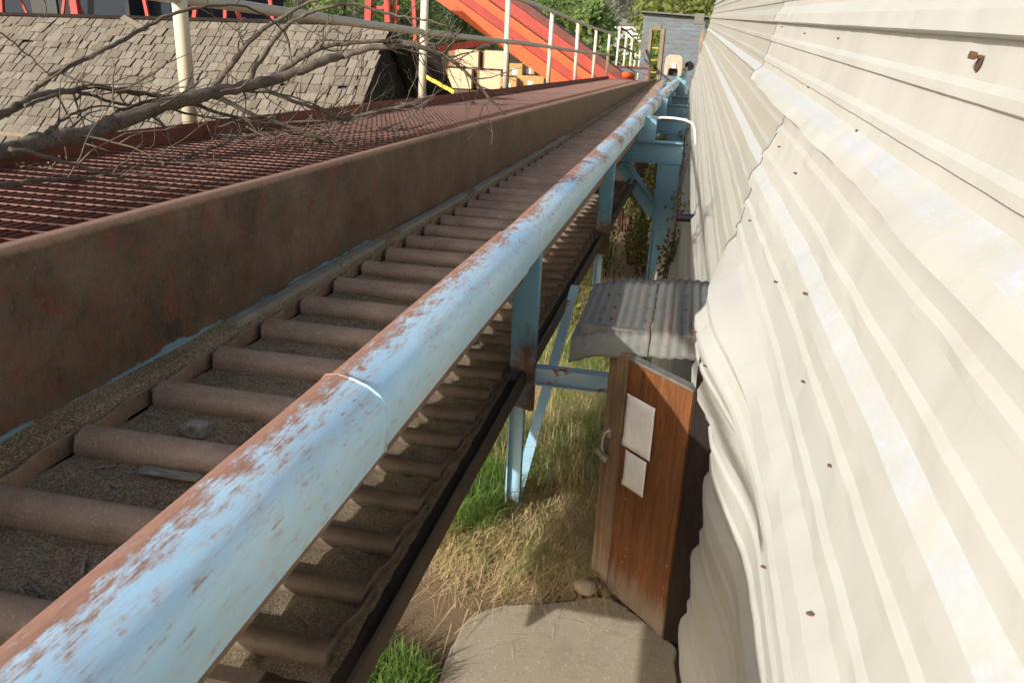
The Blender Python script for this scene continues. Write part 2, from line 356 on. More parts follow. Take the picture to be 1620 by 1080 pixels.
def ground_mat():
    m = Mat('trodden_dirt_and_dry_grass'); a = m.noise(.9, 7, .6); b = m.noise(14, 8, .75); f = m.noise(110, 4, .7); x, y, z = m.xyz()
    c = m.mix(b, (.17,.118,.068), (.30,.215,.135)); c = m.mix(m.ramp(f, [(.42, 0.0), (.7, .5)]), c, (.13,.09,.055))
    c = m.mix(m.ramp(f, [(.66, 0.0), (.72, .6)]), c, (.42,.34,.24))
    st = m.math('ADD', m.rng(y, 3.7, 4.6, -.15, .25), a)
    c = m.mix(m.ramp(st, [(.55, 0.0), (.75, .85)]), c, m.mix(b, (.18,.14,.065), (.36,.29,.15)))
    gr = m.math('ADD', m.rng(y, 5.5, 12.0, -.2, .2), m.noise(.5, 4))
    c = m.mix(m.ramp(gr, [(.5, 0.0), (.68, .9)]), c, m.mix(b, (.07,.10,.025), (.16,.19,.05)))
    return m.done(c, .95, bump=m.math('ADD', b, f), bs=.7, bd=.02, spec=.1)
DIRT = ground_mat()
def leaf_mat(name, c0, c1, c2):
    m = Mat(name); i = m.island(); c = m.ramp(i, [(0, c0), (.5, c1), (1, c2)])
    a = m.noise(.45, 4, .6); c = m.mix(m.math('MULTIPLY', m.ramp(a, [(.4, 0.0), (.65, 1.0)]), .5), c, c2)
    m.p.inputs['Transmission Weight'].default_value = 0
    m.done(c, .6, spec=.25)
    tr = m.n('BsdfTranslucent'); m.put(tr.inputs[0], m.mix(.5, c, tuple(min(1, k*1.8) for k in c2))); mx = m.n('MixShader'); mx.inputs[0].default_value = .5
    m.t.links.new(m.p.outputs[0], mx.inputs[1]); m.t.links.new(tr.outputs[0], mx.inputs[2]); m.t.links.new(mx.outputs[0], m.t.nodes['Material Output'].inputs[0])
    return m.m
GREENGRASS = leaf_mat('green_grass_blades', (.10,.20,.035), (.16,.28,.06), (.25,.34,.10))
STRAW = leaf_mat('dry_straw_blades', (.38,.27,.13), (.56,.43,.23), (.72,.59,.36))
SPRING = leaf_mat('spring_green_leaves', (.11,.175,.045), (.175,.25,.075), (.25,.33,.12))
DARKLEAF = leaf_mat('darker_green_leaves', (.08,.12,.045), (.125,.17,.065), (.17,.22,.09))
YELLOWLEAF = leaf_mat('yellow_green_leaves', (.13,.165,.035), (.20,.24,.06), (.28,.31,.09))
SHRUBLEAF = leaf_mat('olive_shrub_leaves', (.04,.055,.018), (.085,.10,.03), (.14,.14,.05))
REDTWIG = plain('red_brown_twig', (.11,.045,.03), .8)

# ------------------------------------------------------------------ ground
def smooth(t): t = max(0, min(1, t)); return t*t*(3-2*t)
def gz(x, y):
    near = -.1*max(0, min(y-4, 10))
    left = smooth((-x-3.2)/3.0)
    yard = lambda: .35 + .95*smooth((y-8)/22)
    z = near*(1-left)+yard()*left
    far = smooth((y-40)/30)
    z = z*(1-far)+1.0*far
    return z + .012*mnoise.noise(Vector((x*2.3, y*2.3, 0)))*(1 if y < 30 else 0)
def axis(a, b, fine0, fine1, fs, cs):
    out = []; v = a
    while v < b:
        out.append(v); v += fs if fine0 <= v < fine1 else cs*(1 if -30 < v < 60 else 6)
    out.append(b); return out
g = MB(); g.grid(lambda x, y: (x, y, gz(x, y)), axis(-420, 420, -4, 1, .12, 3), axis(-60, 700, 1, 10, .12, 3))
structure(build('ground', g, DIRT, smooth=True))
# wooded hillside that fills the view above the yard
def hillz(x, y):
    return 1.0 + 95*smooth((y-150)/420) + 5*mnoise.noise(Vector((x*.012, y*.012, 3))) * smooth((y-150)/100)
def hill_mat():
    m = Mat('wooded_hillside'); a = m.noise(.025, 6, .6); b = m.noise(.25, 7, .7, (1, .4, 1)); c_ = m.noise(1.2, 5, .7)
    c = m.mix(m.ramp(a, [(.38, 0.0), (.62, 1.0)]), (.155,.145,.12), (.14,.16,.095)); c = m.mix(m.ramp(b, [(.4, 0.0), (.68, .6)]), c, (.09,.105,.065)); c = m.mix(m.ramp(c_, [(.5, 0.0), (.75, .5)]), c, (.18,.17,.12))
    return m.done(c, .95, bump=b, bs=1.0, bd=4.0, spec=.05)
g = MB(); g.grid(lambda x, y: (x, y, hillz(x, y)+.05), [-700+20*i for i in range(71)], [152+14*i for i in range(35)])
structure(build('hills', g, hill_mat(), smooth=True))

# concrete pad before the little door
pad = [(-.86,2.3),(-.90,3.0),(-.90,3.37),(-.83,3.56),(-.62,3.66),(-.40,3.74),(-.17,3.86),(-.08,3.82),(.0,3.75),(.18,3.60),(.23,3.55),(.24,3.48),(.24,2.4),(.22,2.3)]
def chaikin(P, k):
    for _ in range(k):
        Q = []
        for a, b in zip(P, P[1:]+P[:1]): Q += [(a[0]*.75+b[0]*.25, a[1]*.75+b[1]*.25), (a[0]*.25+b[0]*.75, a[1]*.25+b[1]*.75)]
        P = Q
    return [(x+.014*mnoise.noise(Vector((x*9, y*9, 0)))+.006*mnoise.noise(Vector((x*40, y*40, 0))), y+.014*mnoise.noise(Vector((x*9, y*9, 5)))) for x, y in P]
pad = chaikin(pad, 2)
g = MB(); n = len(pad); PT = .030
top = [g.vert((x, y, PT)) for x, y in pad]; bot = [g.vert((x*1.0, y+.0, -.1)) for x, y in pad]
g.face(top)
for k in range(n): g.face((top[(k+1)%n], top[k], bot[k], bot[(k+1)%n]))
structure(bevel(build('concrete_pad', g, CONCRETE), .012, 3))

# ------------------------------------------------------------------ grass
def inpoly(x, y, P):
    c = False; j = len(P)-1
    for i in range(len(P)):
        if (P[i][1] > y) != (P[j][1] > y) and x < (P[j][0]-P[i][0])*(y-P[i][1])/(P[j][1]-P[i][1])+P[i][0]: c = not c
        j = i
    return c
def blade(g, x, y, h, lean, az, wd, z0=None, m=0):
    z = gz(x, y) if z0 is None else z0
    d = Vector((math.cos(az), math.sin(az), 0)); s = Vector((-d.y, d.x, 0))*wd
    b = Vector((x, y, z-.01)); k = b+d*h*lean*.35+Vector((0,0,h*.6)); t = b+d*h*lean+Vector((0,0,h*max(.12, 1-.45*lean)))
    i = [g.vert(p) for p in (b-s, b+s, k+s*.7, k-s*.7, t)]
    g.face((i[0], i[1], i[2], i[3]), m); g.face((i[3], i[2], i[4]), m)
g = MB()
def tuft(cx, cy, r, n, h0, h1):
    for _ in range(n):
        a = R.random()*6.28; q = r*math.sqrt(R.random()); x, y = cx+q*math.cos(a), cy+q*math.sin(a)
        if inpoly(x, y, pad): continue
        blade(g, x, y, R.uniform(h0, h1), R.uniform(.1, .9), R.random()*6.28, R.uniform(.0022, .005))
for _ in range(46): tuft(R.uniform(-1.5, -.98), R.uniform(2.5, 3.12), .10, 60, .06, .2)
for _ in range(110): tuft(R.uniform(-1.5, -.95), R.uniform(4.3, 6.2), .12, 46, .12, .36)
for _ in range(120): tuft(R.uniform(-1.1, .05), R.uniform(5.2, 8.4), .13, 46, .15, .45)
for _ in range(14): tuft(R.uniform(-1.1, -.5), R.uniform(3.9, 4.8), .06, 22, .08, .2)
for _ in range(60): tuft(R.uniform(-1.6, 0), R.uniform(8.4, 13), .25, 40, .2, .6)
tag(build('green_grass', g, GREENGRASS), 'green grass tufts growing under the conveyor and around its blue leg', 'grass', kind='stuff')
g = MB()
def straw(x, y, n, r, h0, h1, up):
    az0 = R.random()*6.28
    for _ in range(n):
        a = R.random()*6.28; q = r*math.sqrt(R.random()); X, Y = x+q*math.cos(a), y+q*math.sin(a)
        if inpoly(X, Y, pad) and R.random() < .9: continue
        blade(g, X, Y, R.uniform(h0, h1), R.uniform(*up), az0+R.gauss(0, .9), R.uniform(.0016, .0034))
for _ in range(300): straw(R.uniform(-1.25, -.1), R.uniform(3.95, 5.2), 20, .12, .05, .24, (1.3, 2.1))
for _ in range(60): straw(R.uniform(-1.2, -.3), R.uniform(3.7, 4.0), 7, .12, .05, .18, (1.8, 2.1))
for _ in range(240): straw(R.uniform(-1.2, .1), R.uniform(5.0, 8.5), 22, .14, .2, .55, (.3, 1.2))
for _ in range(90): straw(R.uniform(-1.7, .1), R.uniform(8.5, 14), 22, .3, .3, .8, (.2, 1.0))
for _ in range(26): straw(R.uniform(-1.2, -.3), R.uniform(3.2, 3.75), 2, .1, .1, .25, (1.9, 2.0))
for _ in range(70):
    x, y = R.uniform(-.95, .05), 3.9-abs(R.gauss(0, .18)); a = R.random()*3.14; L = R.uniform(.04, .16); z = PT+.004
    d = Vector((math.cos(a), math.sin(a), 0)); e = Vector((-d.y, d.x, 0))*.0016; p = Vector((x, y, z)); q = p+d*L*.5+e*R.uniform(-4, 4)+Vector((0,0,.004)); r = p+d*L
    g.quad(p-e, p+e, q+e, q-e); g.quad(q-e, q+e, r+e*.5, r-e*.5)
tag(build('dry_grass', g, STRAW), 'flattened dry straw grass covering the dirt between the blue leg and the wooden door', 'grass', kind='stuff')

# ------------------------------------------------------------------ conveyor
def cx_(y): return .30*(max(0, y-4)/26)**1.6          # the long trough wanders a little towards the wall
def rise(y): return .42*(max(0, y-6)/24)**1.25        # and its bed climbs towards the far hood
Y0, Y1 = .82, 30.6
YS = [-2.6,-1.8,-1,-.2,.4]+[Y0+.2*i for i in range(int((12-Y0)/.2))]+[12+.75*i for i in range(25)]+[Y1]  # first stretch runs unseen behind the camera, added to shade the lower wall
conv = thing('roller_chain_conveyor', (-1.2, 0, ZC-.94), 'long rusty roller chain conveyor trough with blue edge rail beside the cream wall', 'conveyor')
def B(x, y, z): return (x+cx_(y), y, z+rise(y))
def Bf(x, y, z): return (x+cx_(y), y, z)
Zr = lambda d: ZC-d
# left side plate with a rolled top edge
pl = [(-1.566,Zr(1.075)),(-1.566,Zr(.52)),(-1.568,Zr(.497)),(-1.574,Zr(.486)),(-1.584,Zr(.481)),(-1.608,Zr(.480)),(-1.608,Zr(.492)),(-1.586,Zr(.493)),(-1.580,Zr(.500)),(-1.578,Zr(.52)),(-1.578,Zr(1.075))]
def wob(x, y, z):
    k = .004*mnoise.noise(Vector((0, y*.9, z*3)))+.006*mnoise.noise(Vector((5, y*.23, 0)))
    return (x+cx_(y)*.85+k, y, z+.004*mnoise.noise(Vector((9, y*.7, 0))))
g = MB(); g.loft(pl, YS, wob); build('side_plate', g, PLATE, conv, smooth=False)
for p in bpy.data.objects['side_plate'].data.polygons: p.use_smooth = True
bpy.data.objects['side_plate'].data.set_sharp_from_angle(angle=math.radians(50))
# bed plate under the upper strand
g = MB(); g.loft([(-1.566,Zr(1.06)),(-.90,Zr(1.06)),(-.90,Zr(1.10)),(-1.566,Zr(1.10))], YS, B); build('bed_plate', g, DARKSTEEL, conv)
g = MB(); g.loft([(-.905,Zr(.985)),(-.893,Zr(.985)),(-.893,Zr(1.30)),(-.905,Zr(1.30))], YS, B); g.loft([(-1.566,Zr(1.104)),(-1.554,Zr(1.104)),(-1.554,Zr(1.68)),(-1.566,Zr(1.68))], YS, B); build('bed_edge_and_shade_skirt', g, CHAIN, conv)  # left skirt is added, deepened to shade the return strand
# ledge along the plate and its loose wear strips
g = MB()
def ledge(x, y): return B(x, y, Zr(.950)-.03*smooth((x+1.508)/.024)+.010*mnoise.noise(Vector((x*20, y*6, 0)))+.022*smooth((-1.515-x)/.05)*(.5+.5*mnoise.noise(Vector((3, y*2.1, 0)))))
g.grid(lambda y, x: ledge(x, y), YS, [-1.566,-1.55,-1.535,-1.52,-1.508,-1.496,-1.484], flip=True)
build('dirt_ledge', g, SAWDUST, conv, smooth=True)
yy = 2.45
while yy < 10:
    ln = R.uniform(.5, .9); g = MB(); g.box(-1.545+cx_(yy), -1.502+cx_(yy), yy, yy+ln, Zr(.955)+rise(yy), Zr(.930)+rise(yy)); yy += ln+R.choice([.02, .02, .25]); build('wear_strip', g, WEAR, conv)
# rollers
PITCHR = .32
def roller_mesh():
    g = MB(); n = 18
    g.tube([(-.272,0,0),(-.268,0,0),(.268,0,0),(.272,0,0)], [.044,.049,.049,.044], n)
    return g
rp = build('roller', roller_mesh(), ROLLER, conv, smooth=True, loc=-ORG[conv]); rp.data.set_sharp_from_angle(angle=math.radians(40))
def put_roller(x, y, z, first=[True]):
    o = rp if first[0] else rp.copy()
    if not first[0]: C.objects.link(o)
    first[0] = False
    o.parent = bpy.data.objects[conv]; o.location = Vector((x, y, z))-ORG[conv]; o.rotation_euler = (R.random()*6.28, R.gauss(0, .004), R.gauss(0, .006))
rows = [.98+.32*k for k in range(200) if .66+.32*k < Y1-.4]
rest = MB()
for k, y in enumerate(rows):
    if k < 67: put_roller(-1.190+cx_(y), y, Zr(1.003)+rise(y))
    else:
        rest.tube([(-1.458+cx_(y), y, Zr(1.003)+rise(y)), (-.92+cx_(y), y, Zr(1.003)+rise(y))], .049, 10)
RX0 = -.965
SHADED_STEEL = steel('shaded_return_steel', (.060,.042,.030), (.135,.098,.070), .6, 9, True)  # darker copy of the roller steel: the return strand's shade is in the colour
rr_ = build('return_roller', roller_mesh(), SHADED_STEEL, conv, smooth=True, loc=-ORG[conv]); rr_.data.set_sharp_from_angle(angle=math.radians(40))
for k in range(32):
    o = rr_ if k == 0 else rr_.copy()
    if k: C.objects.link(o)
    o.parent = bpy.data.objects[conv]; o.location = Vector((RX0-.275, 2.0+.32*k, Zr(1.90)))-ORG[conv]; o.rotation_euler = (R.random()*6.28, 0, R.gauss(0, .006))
o = build('far_roller', rest, ROLLER, conv, smooth=True); o['kind'] = 'stuff'
# cranked side links, one mesh for each strand side
def links(name, x, sgn, z, y0, n, rz, h=.034):
    g = MB()
    for k in range(n):
        y = y0+PITCHR*k; a, b = x+sgn*.012, x-sgn*.014          # inner end / outer end
        pts = [(a, y-.035), (a, y+.10), ((a+b)/2, y+.15), (b, y+.20), (b, y+PITCHR+.035)]
        t = .0055; dz = rz(y); cc = cx_(y)
        hs = [h*.95, h, h*.92, h*.85, h*.8]
        L = []
        for (px_, py_), hh in zip(pts, hs):
            jz = R.gauss(0, .0012)
            L.append([g.vert((px_+cc+u*t, py_, z+dz+v*hh+jz)) for u, v in ((-1,-1),(1,-1),(1,1),(-1,1))])
        for P, Q in zip(L, L[1:]):
            for j in range(4): g.face((P[j], P[(j+1)%4], Q[(j+1)%4], Q[j]))
        g.face(L[0][::-1]); g.face(L[-1])
        g.tube([(x-.03*1+cc, y, z+dz), (x+.03+cc, y, z+dz)], .013, 8)
    return bevel(build(name, g, CHAIN, conv), .002, 1)
links('side_links', -1.474, 1, Zr(.997), .98, 92, rise)
links('side_links', -.918, -1, Zr(.997), .98, 92, rise)
CHAIN, _c = SHADED_STEEL, CHAIN  # return links get the same shade-darkened steel
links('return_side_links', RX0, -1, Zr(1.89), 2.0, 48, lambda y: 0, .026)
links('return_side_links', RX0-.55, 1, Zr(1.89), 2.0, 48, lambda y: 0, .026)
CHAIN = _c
# return strand bed, its outer beam with a rolled lip
YR = [1.86+.25*i for i in range(115)]
g = MB(); g.loft([(-1.62,Zr(1.965)),(-.86,Zr(1.965)),(-.86,Zr(1.985)),(-1.62,Zr(1.985))], YR, Bf); build('return_bed', g, DARKSTEEL, conv)
g = MB(); g.loft([(-.93,Zr(1.963)),(-.885,Zr(1.955)),(-.878,Zr(1.905)),(-.866,Zr(1.890)),(-.852,Zr(1.895)),(-.846,Zr(1.92)),(-.846,Zr(1.985)),(-.93,Zr(1.985))], YR, lambda x, y, z: (x+cx_(y)+.004*mnoise.noise(Vector((1, y*2, 0))), y, z+.004*mnoise.noise(Vector((4, y*1.6, 0)))))
build('outer_beam', g, DARKSTEEL, conv)
g = MB(); g.box(-1.68, -1.66, 1.8, Y1-1, Zr(2.05), Zr(1.90)); build('inner_beam', g, DARKSTEEL, conv)
# the blue rail in three lengths
RP = [(-.985,1.06),(-.992,.975),(-.988,.932),(-.968,.906),(-.93,.899),(-.880,.910),(-.835,.926),(-.800,.948),(-.782,.978),(-.777,1.03),(-.790,1.134),(-.86,1.12)]
def rail_fn(k, gx=0):
    def f(x, y, z):
        dz = .34*(max(0, y-4.5)/26)**1.0*1.0+rise(y)*.28
        xx = -.885+(x+.885)*k; zz = Zr(1.0)+(z-Zr(1.0))*k
        dent = .006*mnoise.noise(Vector((x*6, y*1.7, z*6)))+.003*mnoise.noise(Vector((x*14, y*6, z*9)))
        return (xx+cx_(y)*1.0+gx+dent, y, zz+dz+.006*mnoise.noise(Vector((2, y*.8, 0)))+dent)
    return f
def seq(a, b, s): 
    n = max(1, int((b-a)/s)); return [a+(b-a)*i/n for i in range(n+1)]
prof = [(x, Zr(d)) for x, d in RP]
for a, b, k, gx in ((-2.6, 2.03, 1.0, 0), (2.036, 4.28, .955, .002), (4.284, Y1, .89, .006)):  # first length continued unseen behind the camera to shade the lower wall
    g = MB(); g.loft(prof, seq(a, b, .09 if b < 5 else .22), rail_fn(k, gx))
    o = build('edge_rail', g, BLUE_RAIL, conv, loc=(.415, 0, .04)); 
    for p in o.data.polygons: p.use_smooth = True
    o.data.set_sharp_from_angle(angle=math.radians(55))
g = MB(); f = rail_fn(1.0)
g.tube([f(x, 2.033, z) for x, z in prof[2:11]], [.0045+.002*R.random() for _ in prof[2:11]], 7)
build('weld_bead', g, BLUE_RAIL, 'edge_rail', smooth=True)
# posts between the rail and the outer beam, with legs beneath
for k, y in enumerate((4.69, 9.3)):
    c = cx_(y)
    g = MB(); zt, zb = Zr(1.10)+.02*k, Zr(2.135)
    cs = [(-.955,0),(-.955,.105),(-.948,.105),(-.948,.010),(-.800,.006),(-.800,.06),(-.792,.06),(-.792,-.002),(-.80,-.006),(-.94,-.004)]
    A = [g.vert((x+c, y+v, zt)) for x, v in cs]; Bt = [g.vert((x+c+.012*0, y+v, zb-(.0 if x < -.9 else .03))) for x, v in cs]
    for j in range(len(cs)): g.face((A[j], Bt[j], Bt[(j+1)%len(cs)], A[(j+1)%len(cs)]))
    g.face(A); g.face(Bt[::-1])
    build('post', g, CHANNEL, conv)
    g = MB(); gb = gz(-.9, y)-.15
    g.box(-.945+c, -.937+c, y-.02, y+.085, gb, zb+.1); g.box(-.937+c, -.855+c, y+.02, y+.028, gb, zb+.1); g.box(-.862+c, -.855+c, y+.028, y+.09, gb, zb+.1)
    build('leg', g, PALEBLUE, conv)
    g = MB(); g.box(-1.66+c, -1.58+c, y, y+.08, gz(-1.6, y)-.15, Zr(1.0)); build('inner_leg', g, BLUE, conv)
    if k == 0:
        g = MB(); zc = Zr(1.875)
        g.box(-.80, .16, y+.03, y+.115, zc-.012, zc); g.box(-.80, .16, y+.03, y+.04, zc-.105, zc-.012); g.box(-.80, .16, y+.0, y+.03, zc-.105, zc-.095)
        build('cross_brace', g, PALEBLUE, conv)
        g = MB(); g.bar((-.90, 4.83, gz(-.9, 4.8)+.05), (-.80, 6.6, Zr(1.82)), .075, .012, (0, -1, .4)); build('diagonal_brace', g, PALEBLUE, conv)
    else:
        g = MB(); g.bar((-1.6+c, y+.09, Zr(2.9)), (-.9+c, y+.09, Zr(2.0)), .07, .01, (0, 1, 0)); build('diagonal_brace', g, DARKSTEEL, conv)

# sawdust lying on the beds between the rollers
def saw(y, x, z0, amp):
    k = ((y-.98)/PITCHR)%1; hump = -.014*math.cos(2*math.pi*k)*0
    return z0+amp*mnoise.noise(Vector((x*9, y*9, 0)))+amp*.6*mnoise.noise(Vector((x*28, y*28, 4)))+hump
ys = seq(.84, 7, .022)+seq(7.1, Y1-.3, .12)
g = MB(); g.grid(lambda y, x: B(x, y, saw(y, x, Zr(1.016), .010)), ys, seq(-1.466, -.925, .03), flip=True)
def zs2(y, x): return saw(y, x, Zr(1.915), .016)
g.grid(lambda y, x: Bf(x, y, zs2(y, x)), seq(1.88, 9, .025), seq(-1.50, -.93, .03), flip=True)
tag(build('sawdust', g, SAWDUST, smooth=True), 'packed brown sawdust lying between the conveyor rollers', 'sawdust', kind='stuff')
g = MB(); CR = random.Random(21)
for _ in range(150):
    if CR.random() < .5: x, y, z = CR.uniform(-1.44, -.98), CR.uniform(1.0, 4.2), 0; z = saw(y, x, Zr(1.016), .010)+rise(y)
    else: x, y = CR.uniform(-1.2, -.98), CR.uniform(1.9, 4.5); z = saw(y, x, Zr(1.915), .016)
    a = CR.gauss(0, .9); L = CR.uniform(.008, .035); d = Vector((math.cos(a), math.sin(a), CR.gauss(0, .12)))
    p = Vector((x, y, z+.004)); g.bar(p-d*L, p+d*L, CR.uniform(.003, .009), .004)
tag(build('wood_debris', g, WEATHERCHIP), 'small grey slivers of bark and wood scattered over the sawdust in the trough', 'wood debris', kind='stuff')
# a weathered wood knot and a grey sliver caught between rollers
p = sight(312, 684, Z=Zr(1.016))
g = MB()
def knot(u, v):
    a, b = u*2*math.pi, (v-.5)*math.pi; x, y, z_ = math.cos(a)*math.cos(b), math.sin(a)*math.cos(b), math.sin(b)
    k = 1+.28*mnoise.noise(Vector((x*1.6, y*1.6, z_*1.6)))+.10*math.sin(11*x+3*mnoise.noise(Vector((x*2, y*2, z_*2))))
    return (p.x+.046*k*x, p.y+.036*k*y, p.z+.006+.032*k*z_)
g.grid(knot, seq(0, 1, 1/48), seq(0, 1, 1/24))
tag(build('wood_knot', g, WEATHERCHIP, smooth=True), 'dark gnarled wood knot on the sawdust between two rollers', 'wood chunk')
a, b = sight(222, 742, Z=Zr(1.0)), sight(318, 757, Z=Zr(1.0))
g = MB(); g.bar(a, b, .028, .010); tag(bevel(build('wood_sliver', g, WEATHERCHIP), .003), 'flat grey wood sliver beside a roller near the blue rail', 'wood chip')

# ------------------------------------------------------------------ walkway with handrail
walk = thing('walkway', (-2.2, 0, ZC-.55), 'red grating walkway with ivory pipe handrail running along the conveyor', 'walkway')
HX = -2.9; GD = .535
for k in range(8):
    y0, y1 = .35+4.1*k, .35+4.1*(k+1)-.012
    if k == 7: break
    g = MB(); x = HX+.035
    while x < -1.645:
        g.box(x-.0025, x+.0025, y0, y1, Zr(GD)-.034, Zr(GD)); x += .041
    y = y0+.03; st = .105
    while y < y1:
        g.box(HX+.03, -1.65, y-.0025, y+.0025, Zr(GD)-.003, Zr(GD)+.001, 1); y += st
    build('grating', g, [GRATE, ROD], walk)
g = MB(); g.loft([(HX+.012,Zr(.445)),(HX+.024,Zr(.445)),(HX+.024,Zr(GD)-.05),(HX+.012,Zr(GD)-.05)], seq(.3, 29.0, .5), lambda x, y, z: (x+.012*mnoise.noise(Vector((0, y*.6, 0))), y, z+.006*mnoise.noise(Vector((3, y*.5, 0)))))
build('toe_board', g, TOE, walk)
for k in range(8):
    g = MB(); g.box(HX+.03, -1.66, .30+4.1*k, .36+4.1*k, Zr(GD)-.12, Zr(GD)-.032); build('bearer', g, TOE, walk)
PY = [4.42, 8.80, 12.98, 16.98, 20.9, 24.7, 28.6]
for k, y in enumerate(PY):
    g = MB(); lean = [0, .03, 0, .01, 0, .01, 0][k]
    g.tube([(HX-.02, y, Zr(.52)), (HX-.02+lean*.5, y+lean*.4, Zr(-.22)), (HX-.02+lean, y+lean, Zr(-.90))], .043, 12)
    build('rail_post', g, IVORY, walk, smooth=True)
g = MB(); 
def sag(y, z): return (HX-.02+.01*math.sin(y*.7), y, z+.012*math.sin(y*.5))
g.tube([sag(y, Zr(-.235)) for y in seq(-2.5, 30.5, .7)], .037, 10); build('middle_rail', g, PIPEGREY, walk, smooth=True)
g = MB(); g.tube([sag(y, Zr(-.905)) for y in seq(-2.5, 30.5, .7)], .037, 10); build('top_rail', g, PIPEGREY, walk, smooth=True)
for y in (1.5, 5.6, 9.7, 13.8, 17.9, 22, 26.1):
    g = MB(); g.box(HX-.05, HX+.03, y, y+.08, gz(HX, y)-.1, Zr(GD)-.12); build('support_leg', g, TOE, walk)

# ------------------------------------------------------------------ support bents between the conveyor and the wall
def ibeam(g, x0, x1, y, z0, z1, w_=.2, tf=.022):
    g.box(x0, x1, y-w_/2, y+w_/2, z1-tf, z1); g.box(x0, x1, y-w_/2, y+w_/2, z0, z0+tf); g.box(x0, x1, y-.008, y+.008, z0+tf, z1-tf)
bent = thing('support_bent', (-.4, 14.1, Zr(3.9)), 'nearest blue steel support frame behind the awning, with a column and diagonal brace', 'steel frame', 'blue steel frames along the wall')
g = MB(); ibeam(g, -1.6, -.05, 14.1, Zr(1.58), Zr(1.22), .24); build('beam', g, BLUE, bent)
g = MB(); zt = Zr(1.585); g.box(-.42, -.09, 14.0, 14.02, Zr(4.1), zt); g.box(-.44, -.42, 13.93, 14.20, Zr(4.1), zt); g.box(-.09, -.07, 13.93, 14.20, Zr(4.1), zt); build('column', g, BLUE, bent)
g = MB(); g.bar((-1.05, 14.06, Zr(1.62)), (-.40, 14.06, Zr(2.45)), .02, .26, (0,0,1)); g.bar((-.97, 14.0, Zr(1.62)), (-.40, 14.0, Zr(2.30)), .10, .02, (1,0,1)); build('knee_brace', g, BLUE, bent)
g = MB(); g.box(-.95, -.53, 13.98, 14.2, Zr(1.216), Zr(.84)); g.box(-.98, -.52, 13.95, 14.24, Zr(.84), Zr(.82)); build('standoff', g, BLUE, bent)
bl = ['second blue steel support frame along the wall, just past the white conduit', 'third blue steel support frame along the wall', 'farthest blue steel support frame, next to the weathered blue cabin']
for k, y in enumerate((19.2, 23.6, 27.6)):
    copy_thing(bpy.data.objects[bent], (-.4-.02*k, y, Zr(3.9)+.10+.09*k), bl[k])

# white conduit from the first stub to the wall; black pipe out of the wall
g = MB(); pts = [sight(x, y, Y=yy) for x, y, yy in ((1036,188,14.0),(1048,186,14.0),(1066,187,14.0),(1084,190,13.9),(1095,195,13.8),(1099,204,13.8),(1100,216,13.8),(1100.5,232,13.8))]
g.tube(pts, .02, 8); tag(build('conduit', g, WHITEPIPE, smooth=True), 'thin white bent conduit reaching from the blue frame to the wall', 'pipe')
a, b = sight(1072, 344, Y=9.0), sight(1118, 346, Y=9.0)
g = MB(); g.tube([a, a+(b-a)*.05, b+Vector((.3, 0, 0))], .045, 12); tag(build('drain_pipe', g, BLACKPIPE, smooth=True), 'short black pipe sticking out of the cream wall', 'pipe')

# ------------------------------------------------------------------ metal sided building
bld = thing('metal_sided_building', (1.0, 8, 0), 'long building clad in dented cream ribbed metal siding on the right', 'building')
P3 = .142
def ribo(s):
    """height of the rib profile at s down the slope; second value picks the chalky face"""
    q = (s/P3) % 3; q = q-3 if q > 1.5 else q; u = q*P3           # distance to the nearest big rib
    pts = [(-.085, 0), (-.030, .030), (.020, .034), (.025, 0)]
    if u <= pts[0][0] or u >= pts[-1][0]:
        h = 0
        for c in (P3, -P3):
            t = u-c
            if -.030 < t < .017: h = .012*min(1, (t+.030)/.020, (.017-t)/.004)
        return h
    for (a, ha), (b, hb) in zip(pts, pts[1:]):
        if a <= u <= b: return ha+(hb-ha)*(u-a)/(b-a)
def srow(s0, s1):
    S = set([s0, s1])
    k = int(s0/P3)-2
    while k*P3 < s1+.2:
        c = k*P3
        for o in ((-.085,-.058,-.030,-.006,.020,.025) if k % 3 == 0 else (-.030,-.010,0,.013,.017)):
            if s0 < c+o < s1: S.add(c+o)
        if s0 < c+P3/2 < s1: S.add(c+P3/2)
        k += 1
    return sorted(S)
LN = Vector((-.981, 0, .194))                    # outward normal of the leaning wall
def warp(y, s):
    w_ = .006*mnoise.noise(Vector((0, y*1.1, s*1.3)))+.004*mnoise.noise(Vector((7, y*2.6, s*2.2)))-.010*max(0, .22-abs(mnoise.noise(Vector((3, y*1.9+s*.8, s*3.1)))))*2-.006*max(0, .15-abs(mnoise.noise(Vector((11, y*4.2-s*2, s*5)))))*3
    return w_*(1.0 if y < 7 else max(.45, 1-(y-7)*.1))
def bulge(y, s):
    a = math.exp(-((y-3.75)/.80)**2); b = smooth((s-1.10)/.32)
    c = .035*math.exp(-((y-4.6)/1.1)**2)*smooth((s-.5)/.3)*(1-smooth((s-1.1)/.3))
    return .20*a*b+c
def wallp(y, s, off=0.0, bul=True):
    d = s/1.02; p = Vector((.65-.2*d-.01*y, y, ZC-d+.053*y))
    return p+LN*(off+ribo(s)+warp(y, s)+(bulge(y, s) if bul else 0))
